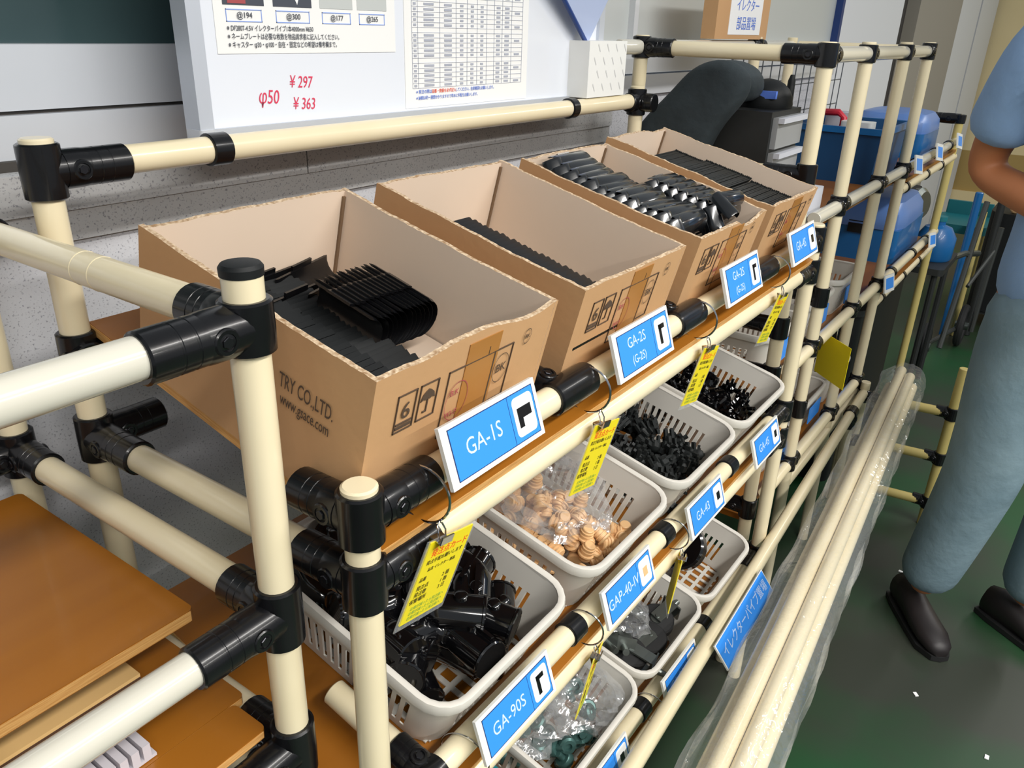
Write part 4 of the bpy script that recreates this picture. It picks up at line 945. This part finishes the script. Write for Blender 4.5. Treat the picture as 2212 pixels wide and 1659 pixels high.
# ------------------------------------------------------------------ person (body, clothes)
def skin(name, verts, edges, rad, m, parent, sub=2):
    me = bpy.data.meshes.new(name); me.from_pydata([Vector(v) for v in verts], edges, []); o = bpy.data.objects.new('tmp_skin', me); C.objects.link(o)
    o.modifiers.new('skin', 'SKIN'); sm = o.modifiers.new('sub', 'SUBSURF'); sm.levels = sub; sm.render_levels = sub
    for i, r in enumerate(rad): me.skin_vertices[0].data[i].radius = r if isinstance(r, tuple) else (r, r)
    me.skin_vertices[0].data[0].use_root = True
    bpy.context.view_layer.update(); ev = o.evaluated_get(bpy.context.evaluated_depsgraph_get()); nm = bpy.data.meshes.new_from_object(ev)
    nm.materials.clear(); nm.materials.append(MATS[m]); nm.polygons.foreach_set('use_smooth', [True]*len(nm.polygons)); nm.name = name
    bpy.data.objects.remove(o); return link(name, nm, parent)
PX, PY = 1.99, -.04
FWD = Vector((-.85, -.52, 0)).normalized(); SID = Vector((FWD.y, -FWD.x, 0))   # SID = person's right, towards the shelf side
def P(f, s, z): return Vector((0, 0, 0))+FWD*f+SID*s+Vector((0, 0, z))
pn = thing('person', 'person in light blue shirt, grey-blue trousers and dark shoes at the right edge', 'person', (PX, PY, 0))
L = -1
# right leg (towards the shelf) and left leg
rA, lA = Vector((.01, .125, .09)), Vector((.12, -.10, .09))
rK, lK = Vector((-.03, .06, .52)), Vector((.05, -.125, .50))
rH, lH = P(0, .085, .88), P(0, -.085, .88)
bv = [P(0, 0, .95), P(-.005, 0, 1.08), P(0, 0, 1.25), P(-.005, 0, 1.40), P(.0, 0, 1.48), P(.02, 0, 1.55), P(.035, 0, 1.66),
      rH, rK, rA, lH, lK, lA,
      P(-.01, .19, 1.40), Vector((.015, .235, 1.145)), Vector((-.11, .06, 1.09)), Vector((-.20, -.01, 1.10)),
      P(-.01, -.19, 1.40), P(-.03, -.25, 1.15), P(.17, -.20, 1.06), P(.25, -.13, 1.08)]
be = [(0, 1), (1, 2), (2, 3), (3, 4), (4, 5), (5, 6), (0, 7), (7, 8), (8, 9), (0, 10), (10, 11), (11, 12), (3, 13), (13, 14), (14, 15), (15, 16), (3, 17), (17, 18), (18, 19), (19, 20)]
br = [(.12, .12), (.11, .11), (.12, .12), (.10, .10), (.055, .055), (.05, .055), (.075, .085), .08, .055, .038, .08, .055, .038, .055, .042, .036, .027, .055, .042, .036, .027]
skin('body', bv, be, br, 'skin', pn)
# shirt and trousers as outer shells
skin('shirt', [P(0, 0, 1.18), P(0, 0, 1.0), P(0, 0, .82), P(0, 0, 1.32), P(-.005, 0, 1.42), P(0, 0, 1.475), P(-.01, .19, 1.405), Vector((-.035, .205, 1.27)), Vector((-.01, .222, 1.205)), P(-.01, -.19, 1.405), P(-.02, -.225, 1.28), P(-.025, -.238, 1.20)],
     [(0, 1), (1, 2), (0, 3), (3, 4), (4, 5), (4, 6), (6, 7), (7, 8), (4, 9), (9, 10), (10, 11)],
     [(.158, .158), (.165, .165), (.17, .17), (.155, .155), (.115, .115), (.065, .065), .075, .070, .072, .075, .070, .072], 'shirt', pn)
skin('trousers', [P(0, 0, .97), P(0, 0, .88), (rH+rK)/2+Vector((0, 0, .1)), rK, rK.lerp(rA, .5), rA+Vector((0, 0, .02)), (lH+lK)/2+Vector((0, 0, .1)), lK, lK.lerp(lA, .5), lA+Vector((0, 0, .02))],
     [(0, 1), (1, 2), (2, 3), (3, 4), (4, 5), (1, 6), (6, 7), (7, 8), (8, 9)],
     [(.155, .12), (.16, .125), .102, .090, .080, .070, .102, .090, .080, .070], 'trousers', pn)
def shoe(p, yaw):
    b = MB(); rs = []
    for t_, wd, hh in ((-.105, .02, .05), (-.095, .034, .085), (-.05, .038, .10), (.0, .040, .085), (.06, .046, .062), (.12, .047, .052), (.16, .036, .042), (.178, .018, .03)):
        rs.append([(t_, wd*math.cos(a)*(1 if math.sin(a) < 0 else .95), max(0, hh*(.5+.5*math.sin(a))) if math.sin(a) > -.6 else 0) for a in [2*math.pi*i/14 for i in range(14)]])
    b.rings(rs); o = b.build('shoe', 'shoe', pn, sharp=60); o.matrix_basis = TR((p.x, p.y, .012)) @ RZ(yaw) @ Matrix.Scale(.88, 4)
    b = MB(); b.prism([(-.108, -.03), (-.06, -.04), (.06, -.047), (.13, -.048), (.175, -.025), (.182, 0), (.175, .025), (.13, .048), (.06, .047), (-.06, .04), (-.108, .03)], -.0115, .004); s = b.build('sole', 'rubber', o)
yw = math.degrees(math.atan2(FWD.y, FWD.x)); shoe(rA, yw+4); shoe(lA, yw+28)
# hands: palm and five fingers each
def hand(wr, fwd, side, sgn):
    vs = [wr, wr+fwd*.05]; ed = [(0, 1)]; rd = [.026, (.034, .018)]
    for k in range(4):
        s = (k-1.5)*.018; n = len(vs); ln = (.036, .042, .040, .030)[k]; q = wr+fwd*.085+side*s
        vs += [q, q+fwd*ln*.8+Vector((0, 0, -.012)), q+fwd*ln*1.25+Vector((0, 0, -.034))]; ed += [(1, n), (n, n+1), (n+1, n+2)]; rd += [.0095, .0085, .007]
    n = len(vs); q = wr+fwd*.035+side*sgn*.032; vs += [q, q+fwd*.03+side*sgn*.012, q+fwd*.052+side*sgn*.008+Vector((0, 0, -.014))]; ed += [(1, n), (n, n+1), (n+1, n+2)]; rd += [.012, .0095, .008]
    skin('hand', vs, ed, rd, 'skin', pn, 1)
hand(bv[16], (bv[16]-bv[15]).normalized(), Vector((0, 0, 1)).cross(bv[16]-bv[15]).normalized(), 1); hand(bv[20], (bv[20]-bv[19]).normalized(), Vector((0, 0, 1)).cross(bv[20]-bv[19]).normalized(), -1)
# head details
hc = P(.035, 0, 1.645)
b = MB(); b.sphere((0, 0, 0), .1, .082, .125, 20, 14); o = b.build('head', 'skin', pn, sharp=80); o.matrix_basis = TR(hc) @ RZ(yw)
Mh = TR(hc) @ RZ(yw)
b = MB(); b.sphere((-.014, 0, .022), .1, .09, .118, 20, 12)
b.f = [f for f in b.f if not all(b.v[i][0] > .035 and b.v[i][2] < .07 for i in f) and not all(b.v[i][2] < -.045 for i in f)]; b.mi = [0]*len(b.f)
o = b.build('hair', 'hair', pn, sharp=80); o.matrix_basis = Mh
b = MB(); b.add([(.092, -.008, .0), (.092, .008, .0), (.097, 0, .03), (.118, 0, -.018), (.096, -.016, -.024), (.096, .016, -.024)], [(0, 2, 3), (2, 1, 3), (1, 5, 3), (4, 0, 3), (4, 3, 5)]); o = b.build('nose', 'skin', pn); o.matrix_basis = Mh
for s in (1, -1):
    o = MB().sphere((.086, s*.03, .008), .012, .014, .008, 12, 8).build('eye', 'eye_white', pn); o.matrix_basis = Mh; q = MB().sphere((.0965, s*.03, .008), .003, .005, .005, 10, 6).build('iris', 'hair', o)
    o = MB().sphere((-.005, s*.083, -.005), .018, .009, .03, 12, 8).build('ear', 'skin', pn); o.matrix_basis = Mh
o = MB().sphere((.083, 0, -.052), .012, .024, .006, 12, 8).build('mouth', 'lip', pn); o.matrix_basis = Mh

# ------------------------------------------------------------------ turn lettering into meshes
bpy.context.view_layer.update(); dg = bpy.context.evaluated_depsgraph_get()
done = []
for o, name, parent, M in TEXTS:
    me = bpy.data.meshes.new_from_object(o.evaluated_get(dg)); me.name = name; done.append((o, name, parent, M, me))
for o, name, parent, M, me in done:
    bpy.data.objects.remove(o); q = bpy.data.objects.new(name, me); C.objects.link(q); q.parent = parent; q.matrix_basis = M
bpy.context.view_layer.update()
